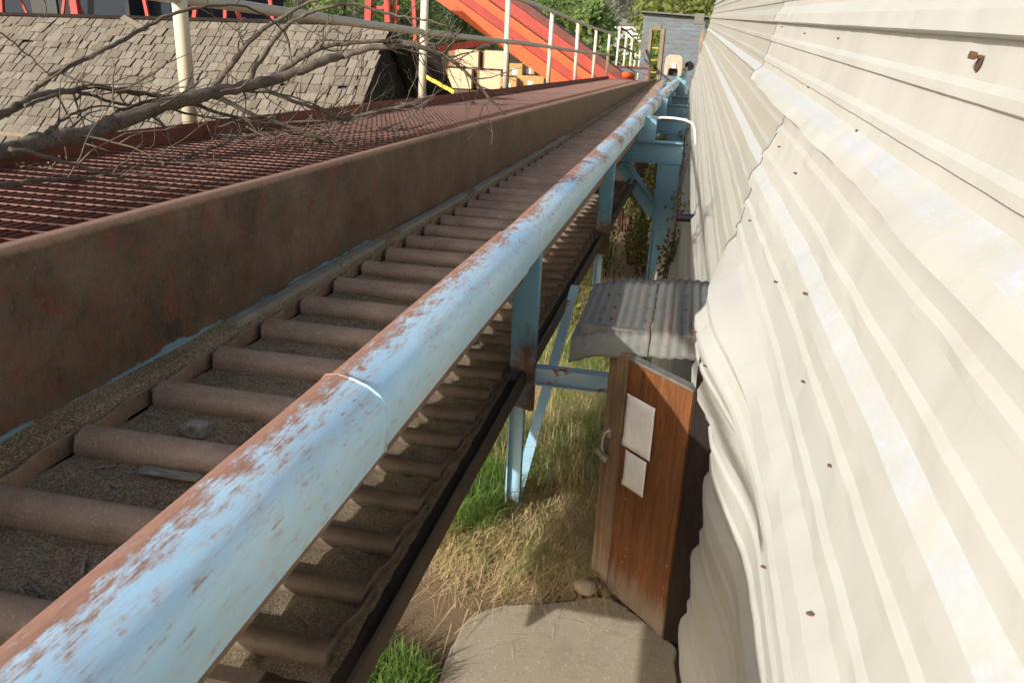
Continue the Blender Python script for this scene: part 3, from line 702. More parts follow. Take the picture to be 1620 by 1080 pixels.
def sheet(name, s0, s1, y0, y1, off, step, bul=True, flap=0.0, mats=None, hem=True, thick=True, curl=0.0):
    g = MB(); S = srow(s0, s1); Yv = seq(y0, y1, step)
    def fn(y, s):
        o = off+flap*smooth((s-(s1-.13))/.13)*(.6+.5*mnoise.noise(Vector((2, y*1.4, s0))))
        o -= curl*max(0, s-1.43)*(1-.5*smooth((y-3.0)/.8))
        # ragged, curled far end
        o += .010*smooth((y-(y1-.25))/.25)*(.5+.8*mnoise.noise(Vector((y1, s*5, 1))))
        ye = y+(.02*mnoise.noise(Vector((s*3, y1, 0)))*smooth((y-(y1-.3))/.3) if y1 < 20 else 0)
        p = wallp(ye, s, o, bul); return p
    def mf(i, j):
        s = (S[j]+S[j+1])/2; q = (s/P3) % 3; q = q-3 if q > 1.5 else q
        return 1 if -.085 < q*P3 < -.030 and .2 < s < 1.0 else 0
    g.grid(fn, Yv, S, mf=mf)
    if hem:      # folded lower hem
        Sh = [s1, s1+.012]
        g.grid(lambda y, s: Vector(fn(y, s1))+LN*(-.018 if s > s1 else 0)+Vector((0, 0, -.004 if s > s1 else 0)), Yv, Sh)
    o = build(name, g, mats or [CREAM, CHALK], bld, smooth=True)
    o.data.set_sharp_from_angle(angle=math.radians(18))
    md = o.modifiers.new('thickness', 'SOLIDIFY'); md.thickness = .0012; md.offset = 0
    return o
# far panels first (behind), then the proud near ones
sheet('siding_panel', -1.35, .415, 6.55, 31.0, -.010, .30, False, mats=[FARCREAM, CHALK])
sheet('siding_panel', .40, 1.30, 4.55, 31.0, -.016, .30, False, mats=[FARCREAM, CHALK])
sheet('siding_panel', 1.28, 2.15, 4.05, 31.0, -.024, .30, False, mats=[FARCREAM, FARCREAM])
sheet('siding_panel', 2.13, 4.6, 4.35, 31.0, -.030, .30, False, mats=[FARCREAM, FARCREAM])
sheet('siding_panel', -1.35, .455, -1.2, 6.75, .006, .055, True, .055)
sheet('siding_panel', .40, 1.335, -1.2, 4.75, .0, .055, True, .012)
sheet('siding_panel', 1.29, 1.80, -1.2, 3.86, -.006, .055, True, curl=.70)
# lower skirt sheet below the bulge, leaving the doorway clear
def skirt(y, s):
    p = wallp(y, s, -.030, False); k = smooth((y-2.6)/1.0)*.05*math.exp(-((s-1.7)/.25)**2); p = p+LN*k; p.x += .12*smooth((3.45-y)/.8)+.17*max(0, s-1.75); return p
g = MB(); S = srow(1.58, 3.12); g.grid(skirt, seq(-1.2, 3.56, .07), S); o = build('siding_panel', g, [CREAM], bld, smooth=True); o.data.set_sharp_from_angle(angle=math.radians(18))
# inner wall behind the door opening, near jamb
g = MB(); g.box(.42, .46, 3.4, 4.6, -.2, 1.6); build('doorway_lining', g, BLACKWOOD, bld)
g = MB(); g.box(.17, .27, 3.57, 3.63, .0, 1.62); g.box(.17, .27, 4.33, 4.39, -.1, 1.62); build('door_jamb', g, BLACKWOOD, bld)
# body and roof so the building is a real volume
g = MB()
for (y0, y1) in ((-1.2, 31.0),):
    A = [(.95+.27-.01*y0, y0), (.95+.27-.01*y1, y1)]
    zt0, zt1 = ZC+1.32+.053*y0, ZC+1.32+.053*y1
    g.quad((.93, y0, zt0), (.62, y1, zt1), (5, y1, zt1+.9), (5, y0, zt0+.9)); g.quad((.62, y1, -2), (9, y1, -2), (9, y1, zt1+.5), (.62, y1, zt1))
    g.quad((.95, y0, -1), (.95, y0, zt0), (9, y0, zt0), (9, y0, -1))
build('roof', g, FARCREAM, bld)
# far corner trim and gutter end
g = MB(); a = sight(1101, 55, Y=30.6); g.box(.05, .17, 30.2, 30.3, ZC-2.6, a.z+.15); build('corner_board', g, TANWOOD, bld)
g = MB(); g.box(.17, .24, 30.19, 30.31, ZC-2.6, a.z+.35); build('corner_flashing', g, GALV, bld)
g = MB(); c = sight(1106, 31, Y=30.2); g.box(c.x-.16, c.x+.16, 29.9, 30.3, c.z-.16, c.z+.17); build('gutter_end', g, GALV, bld)
# screws and popped nails
SCREWHEAD = plain('rusty_screw', (.10,.05,.03), .7)
def screw(y, s, r=.0042, off=.012, big=False):
    p = wallp(y, s, off); g = MB(); g.tube([p-LN*.03, p, p+LN*.004], [r*.6, r*1.1, r*.8], 8)
    if big:
        g.tube([p+LN*.0, p+LN*.026], r*.7, 8); g.tube([p+LN*.020, p+LN*.034], r*1.5, 6)
        t = p+Vector((0, .004, -.012)); g.tube([t+LN*.010, t+LN*.011], .018, 12)
    build('screw', g, SCREWHEAD, bld)
screw(2.02, .066, .0062, .004, True)
for y, s in ((2.35,1.02),(1.86,1.02),(2.9,.34),(3.3,.42),(2.55,.44),(2.15,.44),(4.1,.43),(4.9,.43),(5.6,.43),(3.2,.98),(2.6,.83),(3.75,1.50),(3.62,1.42),(3.55,1.53),(3.3,1.44),(4.4,.62),(4.3,1.0),(3.7,.63),(2.0,1.44),(1.55,1.22),(6.3,.05),(5.0,.07),(4.2,.30),(3.9,.07)):
    screw(y, s)

# ------------------------------------------------------------------ little door, awning, stone
DG = PT+.002
hB = Vector((.165, 3.585, DG)); fB = Vector((-.272, 4.035, DG)); ax = (fB-hB).normalized(); dn = Vector((ax.y, -ax.x, 0)); dn = dn if dn.y < 0 else -dn
W = (fB-hB).length; H = 1.42
door = thing('wooden_door', tuple(hB), 'small weathered orange brown wooden door standing ajar below the metal awning', 'door')
def dpt(u, h, o): return hB+ax*u+Vector((0, 0, h))+dn*o
def dbox(g, u0, u1, h0, h1, o0, o1):
    g.hexa([dpt(u0,h0,o0), dpt(u1,h0,o0), dpt(u1,h0,o1), dpt(u0,h0,o1), dpt(u0,h1,o0), dpt(u1,h1,o0), dpt(u1,h1,o1), dpt(u0,h1,o1)])
g = MB(); dbox(g, 0, W-.15, 0, H, -.035, 0); bevel(build('door_panel', g, DOORWOOD, door), .004)
g = MB(); dbox(g, W-.148, W, .0, H+.02, -.038, .006); bevel(build('door_stile', g, STILE, door), .005)
g = MB(); dbox(g, .0, .06, .002, H, .001, .008); bevel(build('hinge_stile', g, DOORWOOD, door), .002)
g = MB(); dbox(g, -.004, W-.15, H+.001, H+.014, -.042, .010); build('top_edge', g, GREYWOOD, door)
h_ = build('hasp', (lambda g: (dbox(g, W-.075, W-.045, .93, .99, .007, .012), g.tube([dpt(W-.06,.975,.012), dpt(W-.055,.965,.035), dpt(W-.05,.93,.045), dpt(W-.045,.875,.042), dpt(W-.045,.85,.03)], .008, 8), g)[-1])(MB()), ZINC, 'door_stile', smooth=False)
g = MB(); c = [dpt(W-.045+.0, .845, .032)]
lk = lambda du, dh, do: dpt(W-.035+du, .83+dh, .035+do)
g.hexa([lk(-.055,-.035,-.012), lk(.04,-.01,-.012), lk(.04,-.01,.016), lk(-.055,-.035,.016), lk(-.065,-.002,-.012), lk(.03,.026,-.012), lk(.03,.026,.016), lk(-.065,-.002,.016)])
tag(bevel(build('padlock', g, ZINC), .006, 3), 'silver padlock hanging from the hasp of the wooden door', 'padlock')
def sheetpaper(u0, u1, h0, h1, lab, tilt):
    g = MB()
    def f(a, b):
        u = u0+(u1-u0)*a; h = h0+(h1-h0)*b+tilt*(a-.5)
        return dpt(u, h, .010+.0025*mnoise.noise(Vector((a*3, b*3, h0)))+(.006*(a-.8)/.2 if a > .8 and b < .2 else 0))
    g.grid(f, seq(0, 1, .12), seq(0, 1, .1)); o = build('paper_notice', g, PAPER, smooth=True); md = o.modifiers.new('thickness', 'SOLIDIFY'); md.thickness = .0006
    tag(o, lab, 'paper', 'paper sheets on the door')
sheetpaper(.235, .455, .94, 1.24, 'larger upper sheet of blank wrinkled paper tacked to the wooden door', .0)
sheetpaper(.255, .425, .715, .925, 'smaller lower sheet of blank paper tacked to the wooden door', .0)
NAIL = plain('steel_nail', (.35,.32,.28), .5, .4)
for k in range(16):
    u, h = R.choice([(R.uniform(.02,.06), R.uniform(.1,1.3)), (R.uniform(.1,.4), R.uniform(.05,.7)), (R.uniform(.41,.55), R.uniform(.1,.7))])
    q = dpt(u, h, .006); g = MB(); g.tube([q, q+dn*.004], .0045, 8); build('nail', g, NAIL, door)
# awning: corrugated sheets with a bent down lip
aw = thing('metal_awning', (-.1, 4.4, Zr(1.35)), 'small rusty corrugated metal awning over the wooden door', 'awning')
def awn(x, t):
    """t: 0 back edge .. 1 fold, 1..1.25 lip"""
    y = 5.1-(5.1-4.02)*min(t, 1); u = (x+.48)/.85
    z = Zr(1.30)-.02*min(t, 1)-.045*(1-u)*smooth(1-u)-.03*smooth((.2-u)/.2)
    if t < 1: z += -.0
    cor = .0060*math.sin(x*2*math.pi/.052)*(1.0 if u > .55 else .55)
    z += cor*(1 if t <= 1 else .6)+.006*mnoise.noise(Vector((x*5, t*4, 0)))
    if t > 1:
        k = (t-1)/.25; y -= .055*k+.012*mnoise.noise(Vector((x*6, t*5, 3))); z -= .115*k*(1+.25*mnoise.noise(Vector((x*4.5, 9, 0))))
    return (x+.004*mnoise.noise(Vector((t*5, x*3, 0))), y, z)
ts = [0,.15,.3,.45,.6,.75,.88,.95,1.0,1.04,1.09,1.15,1.2,1.25]
def asheet(x0, x1, dz):
    g = MB(); g.grid(lambda x, t: Vector(awn(x, t))+Vector((0, 0, dz)), seq(x0, x1, .0065), ts); o = build('roof_sheet', g, GALV, aw, smooth=True)
    md = o.modifiers.new('thickness', 'SOLIDIFY'); md.thickness = .0015; return o
asheet(-.49, -.075, 0); asheet(-.07, .34, .006)
for x in (-.36,-.30,-.12,-.08,.10):
    for t in (.08,.35,.6,.8):
        g = MB(); q = Vector(awn(x, t)); g.tube([q+Vector((0,0,-.01)), q+Vector((0,0,.014))], .007, 6); build('nail', g, SCREWHEAD, 'roof_sheet' if x < -.075 else 'roof_sheet.001')
g = MB(); g.box(-.45, .30, 4.06, 4.10, Zr(1.40), Zr(1.33)); build('batten', g, GREYWOOD, aw)
# stone
q = sight(926, 930, Z=.05); g = MB(); 
def st(u, v):
    a, b = u*2*math.pi, (v-.5)*math.pi; n_ = 1+.07*mnoise.noise(Vector((math.cos(a)*1.3, math.sin(a)*1.3, b)))
    return (q.x+.070*n_*math.cos(a)*math.cos(b), q.y+.055*n_*math.sin(a)*math.cos(b), q.z+.010+.044*n_*math.sin(b))
g.grid(st, seq(0, 1, 1/20), seq(0, 1, 1/12)); tag(build('stone', g, STONE, smooth=True), 'round tan stone lying at the foot of the wooden door', 'stone')

# ------------------------------------------------------------------ fallen branch
br = thing('fallen_branch', tuple(sight(60, 225, Y=2.8)), 'large bare dead branch fallen across the grating walkway', 'branch')
limbs = MB(); twigs = MB()
BR = random.Random(11)
def limb(path, r0, r1, y0, y1, kids=0, g=None, kr=(60, 130)):
    n = len(path); pts = []; rad = []
    for i, (x, y) in enumerate(path):
        t = i/(n-1); Yd = y0+(y1-y0)*t; p = sight(x, y, Y=Yd); pts.append(p); rad.append((r0+(r1-r0)*t)*p_scale(p)*.82)
    # refine with gentle wander
    P = []; Q = []
    for i in range(n-1):
        m = 5
        for j in range(m):
            t = j/m; P.append(catmull(pts, i, t)+Vector([BR.gauss(0, .003) for _ in range(3)])*(1 if r0 < 9 else 1.5)); Q.append(rad[i]+(rad[i+1]-rad[i])*t)
    P.append(pts[-1]); Q.append(rad[-1])
    if r0 > 9: Q = [q*(1+.10*BR.gauss(0, 1)*.6) for q in Q]
    (g or limbs).tube(P, Q, 10 if r0 > 4 else 6)
    for k in range(kids):
        i = BR.randrange(max(1, len(P)//5), len(P)-1); d = (P[min(i+1, len(P)-1)]-P[i-1]).normalized()
        side = Vector((BR.gauss(0, 1), BR.gauss(0, .6), BR.gauss(.35, .8))); side = (side-d*side.dot(d)).normalized()
        L = BR.uniform(*kr)*.0036; v = d*BR.uniform(.5, 1.2)+side; v.normalize(); p = P[i]; tp = [p]
        for j in range(6):
            v = (v+Vector([BR.gauss(0, .22) for _ in range(3)])).normalized(); p = p+v*L/6
            if p.z < Zr(GD)+.01: p.z = Zr(GD)+.01
            tp.append(p)
        r = min(Q[i]*.55, .0065*BR.uniform(.6, 1.1)); twigs.tube(tp, [r*(1-.75*j/6) for j in range(7)], 5)
        for _ in range(BR.choice([0, 1, 2])):
            j = BR.randrange(2, 6); s2 = (v+Vector([BR.gauss(0, .8) for _ in range(3)])).normalized(); e = tp[j]+s2*L*BR.uniform(.15, .4)
            if e.z < Zr(GD)+.01: e.z = Zr(GD)+.01
            twigs.tube([tp[j], (tp[j]+e)/2+Vector([BR.gauss(0, .006) for _ in range(3)]), e], [r*.5, r*.4, r*.2], 4)
def p_scale(p): return (p-CAM).dot(F_)/FPX
def catmull(P, i, t):
    a, b, c, d = P[max(i-1, 0)], P[i], P[i+1], P[min(i+2, len(P)-1)]
    return .5*((2*b)+(c-a)*t+(2*a-5*b+4*c-d)*t*t+(3*b-a-3*c+d)*t**3)
limb([(-40,245),(20,237),(75,222),(135,213),(180,196),(240,175),(300,157),(350,143),(400,134),(440,124),(500,101),(545,88)], 19, 7.5, 2.55, 4.60, 16)
limb([(545,88),(590,76),(640,72),(680,80),(710,93),(740,118),(770,150),(800,182)], 6.5, 1.6, 4.55, 5.1, 26, kr=(40, 120))
limb([(335,142),(365,104),(400,60),(440,30),(480,8),(530,-10)], 6, 2.5, 4.2, 4.6, 6)
limb([(395,128),(410,98),(440,55),(470,30),(510,14),(560,6),(610,22),(660,30),(705,40),(718,52)], 5, 1.3, 4.3, 4.9, 8)
limb([(430,122),(470,95),(520,73),(580,66),(640,66),(690,82),(715,95)], 6, 1.8, 4.4, 4.9, 12, kr=(40, 110))
limb([(-30,198),(10,178),(40,160),(75,125),(120,100),(180,72),(225,45),(280,20),(340,10),(390,12),(425,30),(455,60),(462,100)], 6.5, .8, 2.7, 4.6, 8)
limb([(-30,185),(15,172),(60,150),(105,143),(150,137),(200,146),(250,152),(300,162),(345,178),(400,192),(450,200),(530,228)], 6.5, 2.2, 2.7, 4.5, 16)
limb([(40,168),(90,150),(130,148),(190,165),(250,170),(320,184),(390,194),(470,212),(560,232)], 4, 1.2, 2.9, 4.6, 12)
limb([(165,190),(200,172),(260,155),(320,147),(400,145),(460,152),(520,175),(560,187)], 4, 1.0, 3.3, 4.6, 10)
limb([(325,148),(360,162),(400,182),(430,190),(490,212),(540,222)], 6, 2, 4.2, 4.6, 10)
limb([(415,138),(455,157),(500,172),(540,186),(590,178),(640,165),(690,150)], 4.5, 1.2, 4.3, 4.8, 14)
limb([(15,235),(70,246),(120,263),(170,275),(220,292),(280,302),(325,292)], 4.5, 1.0, 2.35, 2.9, 5)
limb([(-10,296),(60,287),(120,284),(190,274),(250,262),(310,245),(360,225),(395,200)], 5.0, 1.5, 2.2, 4.2, 10)
limb([(70,213),(95,192),(125,175),(160,168),(210,176)], 4, 1.2, 2.9, 3.5, 8)
limb([(0,50),(40,83),(80,121)], 1.6, 1.0, 2.8, 3.0, 0)
limb([(390,200),(430,222),(470,248),(490,258)], 2.5, 1.0, 4.3, 4.3, 4)
limb([(600,205),(640,190),(665,170),(690,155)], 2.2, .9, 4.75, 5.0, 5)
limb([(450,194),(520,190),(590,185),(640,160)], 2.6, 1.0, 4.5, 4.9, 10)
for k in range(16):
    x = BR.uniform(150, 600); y = 282-.13*x+BR.uniform(-25, 15)
    limb([(x,y),(x+BR.uniform(20,60),y+BR.uniform(-18,10)),(x+BR.uniform(70,140),y+BR.uniform(-45,10))], 2.0, .8, 4.1+.0012*x, 4.2+.0012*x, 3, kr=(20, 60))
limb([(66,-20),(70,0),(73,15),(71,24)], 1.8, 1.0, 4.0, 4.0, 0)
build('limbs', limbs, BARK, br, smooth=True); build('twigs', twigs, BARK, br, smooth=True)
CURL = plain('dead_leaf', (.22,.17,.115), .8)
g = MB()
for k in range(46):
    x = BR.choice([BR.uniform(20, 120), BR.uniform(190, 300)]); y = 262-.05*x+BR.uniform(-14, 22); p = sight(x, y, Z=Zr(GD)+.02); a = BR.random()*6.28; s = BR.uniform(.008, .018)
    d = Vector((math.cos(a), math.sin(a), BR.gauss(0, .6))).normalized(); e = d.cross(Vector((0,0,1))).normalized()
    g.quad(p-d*s, p+e*s*.5+Vector((0,0,s*.5)), p+d*s, p-e*s*.5+Vector((0,0,s*.5)))
build('dead_leaves', g, CURL, br)

# ------------------------------------------------------------------ shingled shed
shed = thing('shingled_shed', (-6, 9.5, gz(-6, 9.5)), 'low shed with a weathered wood shingle roof beyond the walkway', 'shed')
RX1, RX2 = -3.62, -10.2; RY, RZ = 9.6, ZC+.28; EY, EZ = 8.15, ZC-1.05
sl_ = Vector((0, EY-RY, EZ-RZ)); SL = sl_.length; sd = sl_/SL; sn = Vector((0, -sd.z, sd.y)); sn = sn if sn.z > 0 else -sn
ridge_dip = lambda x: -.006*(x-RX1)*-1.0
def rz_(x): return .010*(x-RX1)
SR = random.Random(5)
g = MB(); NROW = 14; ex = SL/NROW
for r in range(NROW+1):
    x = RX2
    while x < RX1+.02:
        wd = SR.choice([SR.uniform(.04, .08), SR.uniform(.07, .13), SR.uniform(.10, .16)])
        if x+wd > RX1+.05: wd = RX1+.05-x
        if SR.random() < .012 and r > 0: x += wd; continue
        top_s = r*ex-.10; bot_s = (r+1)*ex+SR.gauss(0, .009)
        if r < 3 and x < -6.6: bot_s += SR.uniform(-.03, .06)
        tw = SR.gauss(0, .025 if SR.random() < .9 else .12)*(2.2 if (r < 3 and x < -6.3) else 1)
        lift = .020+SR.uniform(0, .014)+(.012 if SR.random() < .08 else 0)
        c = x+wd/2
        def P(u, s_, h): 
            cu = u*wd*.48; q = Vector((c+cu*math.cos(tw)-(s_-top_s)*math.sin(tw)*.5, RY, RZ+rz_(c)))+sd*s_+sn*h; return q
        ts_, bs_ = max(top_s, -.02), bot_s
        g.hexa([P(-1,bs_,lift-.012), P(1,bs_,lift-.012), P(1,ts_,.002), P(-1,ts_,.002), P(-1,bs_,lift), P(1,bs_,lift), P(1,ts_,.008), P(-1,ts_,.008)])
        x += wd+SR.choice([.005, .009, .016])
build('shingles', g, SHINGLE, shed)
g = MB(); BY, BZ = 11.15, EZ+.0
dl = rz_(RX2)-.03; g.quad((RX2, RY, RZ+dl), (RX1, RY, RZ-.03), (RX1, EY, EZ-.03), (RX2, EY, EZ+dl)); g.quad((RX2, RY, RZ+dl), (RX2, BY, BZ), (RX1+.02, BY, BZ), (RX1+.02, RY, RZ-.02))
build('roof_deck', g, DARKWOOD, shed)
g = MB(); g.bar((RX2, RY, RZ+.035+rz_(RX2)), (RX1+.03, RY, RZ+.035), .07, .035); build('ridge_cap', g, BLACKWOOD, shed)
g = MB(); g.bar((RX1+.04, RY, RZ-.02), (RX1+.04, BY+.1, BZ-.06), .06, .13, (0,0,1)); g.bar((RX1+.30, RY+.15, RZ-.16), (RX1+.38, BY+.15, BZ-.10), .5, .02, (0, .65, .75)); build('rake_board', g, DARKWOOD, shed)
g = MB()
for k in range(16):
    y = EY+.12+k*.18; hz = RZ-.05-abs(y-RY)*(.92 if y < RY else .82); g.box(RX1-.10+.008*(k % 2), RX1-.06+.008*(k % 2), y, y+.175, gz(-4, y)-.2, hz)
build('gable_wall', g, DARKWOOD, shed)
g = MB(); g.box(RX2, RX1-.1, EY+.15, EY+.2, gz(-6, 8)-.3, EZ); build('front_wall', g, GREYWOOD, shed)
g = MB(); g.bar((RX2, EY-.02, EZ-.06), (RX1+.05, EY-.02, EZ-.06), .03, .10); build('eave_board', g, TANWOOD, shed)
# loose shingle lying on the roof
def onroof(px_, py_, h):
    d = sight(px_, py_, Y=9.0)-CAM; pl0 = Vector((0, RY, RZ)); t = (pl0-CAM).dot(sn)/d.dot(sn); return CAM+d*t+sn*h
a, b = onroof(197, 32, .05), onroof(229, 50, .05)
g = MB(); g.bar(a, b, .07, .012, sn); tag(build('loose_shingle', g, SHINGLE), 'loose pale shingle lying slantwise near the shed ridge', 'shingle')
# yellow barrier tape
g = MB(); pts = [sight(x, y, Y=9.6-.004*(x-640)) for x, y in ((674,121),(683,127),(692,131),(701,137),(710,141),(719,147))]
for i in range(len(pts)-1): g.bar(pts[i], pts[i]+(pts[i+1]-pts[i])*.88, .012, .04, (.2, 0, 1), m=0)
tag(build('barrier_tape', g, YELLOW), 'strip of yellow barrier tape strung behind the handrail post', 'tape')

# ------------------------------------------------------------------ dark blue building and orange towers
nb = thing('dark_blue_building', (-14, 19, gz(-14, 19)), 'dark blue clad building behind the shingled shed', 'building')
a, b = sight(-90, 0, Y=18), sight(256, 0, Y=18)
g = MB(); g.box(a.x, b.x-.9, 18, 24, gz(-14, 19)-.3, ZC+4); build('wall', g, NAVY, nb)
g = MB(); g.box(b.x-.9, b.x, 18.6, 24, gz(-14, 19)-.3, ZC+4); build('side_wall', g, NAVY, nb)
g = MB(); x0, x1 = sight(50, 0, Y=18).x, sight(90, 0, Y=18).x; g.box(x0, x1, 17.96, 18.0, ZC-.2, ZC+1.1); build('doorway', g, BLACK, nb)  # black slab painted in for the shade inside a doorway
g = MB(); x0, x1 = sight(198, 0, Y=18).x, sight(204, 0, Y=18).x; g.box(x0, x1, 17.97, 18.0, ZC-1, ZC+4); build('corner_trim', g, DARKWOOD, nb)
g = MB(); g.box(a.x-.3, b.x+.3, 17.6, 24.4, ZC+4, ZC+4.2); build('roof', g, DARKSTEEL, nb)
def tower(label, segs, Yt):
    mid = sum(s[0][0] for s in segs)/len(segs); q = sight(mid, 60, Y=Yt); t = thing('steel_tower', (q.x, Yt, gz(q.x, Yt)), label, 'tower', 'orange steel towers beyond the shed')
    for (p0, p1, wpx, dy) in segs:
        A, Bq = sight(*p0, Y=Yt+dy), sight(*p1, Y=Yt+dy); v = (A-Bq)
        if abs(p0[1]-p1[1]) > 25:
            A = A+v.normalized()*(2.2 if v.normalized().z > .5 else .2); 
            k = (Bq.z-gz(q.x, Yt)+.2)/max(.05, v.normalized().z) if v.normalized().z > .5 else 0; Bq = Bq-v.normalized()*k
        wd = wpx*(Yt)/1337; g = MB(); g.bar(A, Bq, wd, wd*.8, (0, 1, 0)); build('tower_leg' if abs(p0[1]-p1[1]) > 25 else 'tower_brace', g, ORANGELEG, t)
    return t
tower('red orange steel tower legs standing in front of the dark blue building', [((0,-30),(4,40),9,0),((20,-25),(52,40),4,.3),((106,-30),(97,40),5,.3),((113,-30),(124,40),14,0),((222,-30),(238,45),6,.2)], 16.5)
tower('red orange steel tower legs seen against the trees past the shed ridge', [((314,-20),(306,40),7,0),((358,-30),(356,45),6,.2),((362,-30),(384,45),7,.5),((423,-30),(436,60),6,0),((300,14),(316,12),5,0),((372,10),(384,10),6,.4)], 18)
tower('red orange steel tower with four legs beside the inclined orange conveyor', [((585,-40),(582,55),11,0),((612,-40),(616,110),10,0),((629,-40),(622,110),4,.6),((653,-40),(656,35),6,.2),((590,12),(632,13),5,.1),((575,52),(602,70),4,.3)], 21)

# ------------------------------------------------------------------ inclined orange conveyor
inc = thing('inclined_conveyor', (-6, 30, gz(-6, 30)), 'inclined orange steel conveyor trough sloping down towards the walkway end', 'conveyor')
A0, A1 = sight(690, 0, Y=30), sight(900, 151, Y=30)
dv = (A0-A1).normalized(); up = Vector((-dv.z, 0, dv.x)); up = up if up.z > 0 else -up
lo = A1-dv*2.2; hi = A0+dv*9
TH = (sight(845, 14, Y=30)-A0).dot(up)
def band(name, h0, h1, y0, y1, mat):
    g = MB(); q = []
    for y in (y0, y1):
        q += [lo+up*h0+Vector((0, y-30, 0)), hi+up*h0+Vector((0, y-30, 0)), hi+up*h1+Vector((0, y-30, 0)), lo+up*h1+Vector((0, y-30, 0))]
    g.hexa([q[0], q[1], q[5], q[4], q[3], q[2], q[6], q[7]]); build(name, g, mat, inc)
band('lower_side', 0, TH*.26, 29.9, 31.6, ORANGE)
band('belt_housing', TH*.265, TH*.43, 30.12, 31.6, ORANGERED)
band('middle_flange', TH*.435, TH*.60, 29.95, 31.6, ORANGE)
band('cover_plate', TH*.605, TH*.63, 30.25, 31.6, DULLRED)
band('upper_side', TH*.635, TH*.84, 30.05, 31.6, ORANGERED)
band('top_cover', TH*.845, TH*.99, 30.15, 31.6, DULLRED)
g = MB(); a, b = sight(640, 86, Y=30), sight(790, 64, Y=30); g.bar(a, b, .12, .22); g.bar(sight(652, 78, Y=30.1), sight(652, 130, Y=30.1), .25, .15, (0,1,0)); build('side_arm', g, ORANGERED, inc)
g = MB(); a = sight(800, 130, Y=30.8); g.box(a.x-.1, a.x+.1, 30.7, 30.9, gz(a.x, 30.8)-.3, a.z+1.2); build('support_leg', g, DULLRED, inc)

# ------------------------------------------------------------------ lumber packs and cartons
def stack(x0, x1, ytop, ybot, Yd, label, endw=0, mat=None):
    a, b = sight(x0, ytop, Y=Yd), sight(x1, ybot, Y=Yd); base = a.z if False else b.z
    t = thing('lumber_pack', ((a.x+b.x)/2, Yd, base), label, 'lumber', 'packs of lumber stacked in the yard')
    g = MB(); g.box(a.x, b.x, Yd, Yd+3, base, a.z); o = build('boards', g, LUMBER, t)
    if endw:
        c = sight(x0-endw, ybot, Y=Yd); g = MB(); g.hexa([(c.x, Yd+.5, base), (a.x-.01, Yd+.05, base), (a.x-.01, Yd+2.9, base), (c.x, Yd+2.9, base), (c.x, Yd+.5, a.z-.03), (a.x-.01, Yd+.05, a.z-.03), (a.x-.01, Yd+2.9, a.z-.03), (c.x, Yd+2.9, a.z-.03)])
        build('board_ends', g, LUMBEREND, t)
    return t
stack(651, 669, 90, 139, 42, 'pale lumber pack left of the second handrail post, under the red arm')
stack(676, 687, 86, 141, 41.4, 'narrow pale lumber pack just right of the second handrail post', 0)
stack(709, 745, 108, 141, 40.2, 'pale lumber pack on the ground with brown ends on its left', 18)
stack(720, 756, 78, 107, 40.6, 'upper pale lumber pack with brown ends, above the left ground pack', 15)
stack(759, 791, 111, 142, 40.2, 'pale lumber pack on the ground between two brown pack ends', 12)
stack(767, 802, 80, 110, 40.6, 'upper pale lumber pack next to the third handrail post', 10)
def carton(x0, x1, yt, yb, Yd, label):
    a, b = sight(x0, yt, Y=Yd), sight(x1, yb, Y=Yd); t = thing('carton', ((a.x+b.x)/2, Yd, b.z), label, 'box', 'brown boxes beside the lumber')
    g = MB(); g.box(a.x, b.x, Yd, Yd+1.2, b.z, a.z); bevel(build('box', g, CARTON, t), .03)
    g = MB(); c = (a.x+b.x)/2; g.box(c-.12, c+.12, Yd-.006, Yd, a.z-.5, a.z-.25); build('paper_label', g, WHITE, t)
carton(803, 826, 100, 121, 39, 'brown box with a white label, upper one beside the third handrail post')
carton(791, 817, 122, 139, 38.6, 'brown box with a white label, lower one beside the third handrail post')
carton(827, 845, 99, 118, 39.4, 'brown box without stripes on top, in front of the orange conveyor')
carton(818, 860, 119, 138, 39, 'wide brown box on the ground in front of the orange conveyor')
# pallets/low ground under the packs
g = MB(); a, b = sight(640, 142, Y=40), sight(905, 141, Y=40); zb = min(a.z, b.z); g.box(a.x-6, b.x+1, 37.5, 46, -.3, zb+.02)
structure(build('yard_slab', g, CONCRETE))

# ------------------------------------------------------------------ far end: cabin, hood, guard, second stair rail
cab = thing('weathered_cabin', (-1, 33, gz(-1, 33)), 'small cabin of flaking blue grey boards at the far end of the conveyor', 'cabin')
tl, tr, d0, d1 = sight(1019, 19, Y=32.5), sight(1113, 27, Y=32.5), sight(1028, 45, Y=32.5), sight(1050, 45, Y=32.5)
zb = gz(-1, 33)-.2
g = MB(); g.box(tl.x, d0.x, 32.5, 32.62, zb, tl.z-.03); g.box(d1.x, tr.x+.1, 32.5, 32.62, zb, tr.z); g.box(d0.x, d1.x, 32.5, 32.62, d0.z, tl.z-.05)
g.box(tl.x, tl.x+.12, 32.62, 33.6, zb, tl.z-.03); build('wall', g, CABIN, cab)
g = MB(); g.box(d0.x-.02, d0.x+.10, 32.44, 33.3, zb, d0.z); g.box(d1.x-.10, d1.x+.05, 32.44, 32.5, zb, d0.z); g.box(d0.x+.10, d1.x-.10, 32.44, 32.5, d0.z-.05, d0.z+.09); build('door_frame', g, TANWOOD, cab)
g = MB(); g.bar((tl.x-.12, 33, tl.z), (tr.x+.2, 33, tr.z), 1.5, .05); build('roof', g, GALV, cab)
g = MB(); g.quad((d0.x-.3, 32.6, ZC-.45), (d1.x+.3, 32.6, ZC-.45), (d1.x+.3, 33.6, ZC-.45), (d0.x-.3, 33.6, ZC-.45)); build('floor', g, DARKSTEEL, cab)
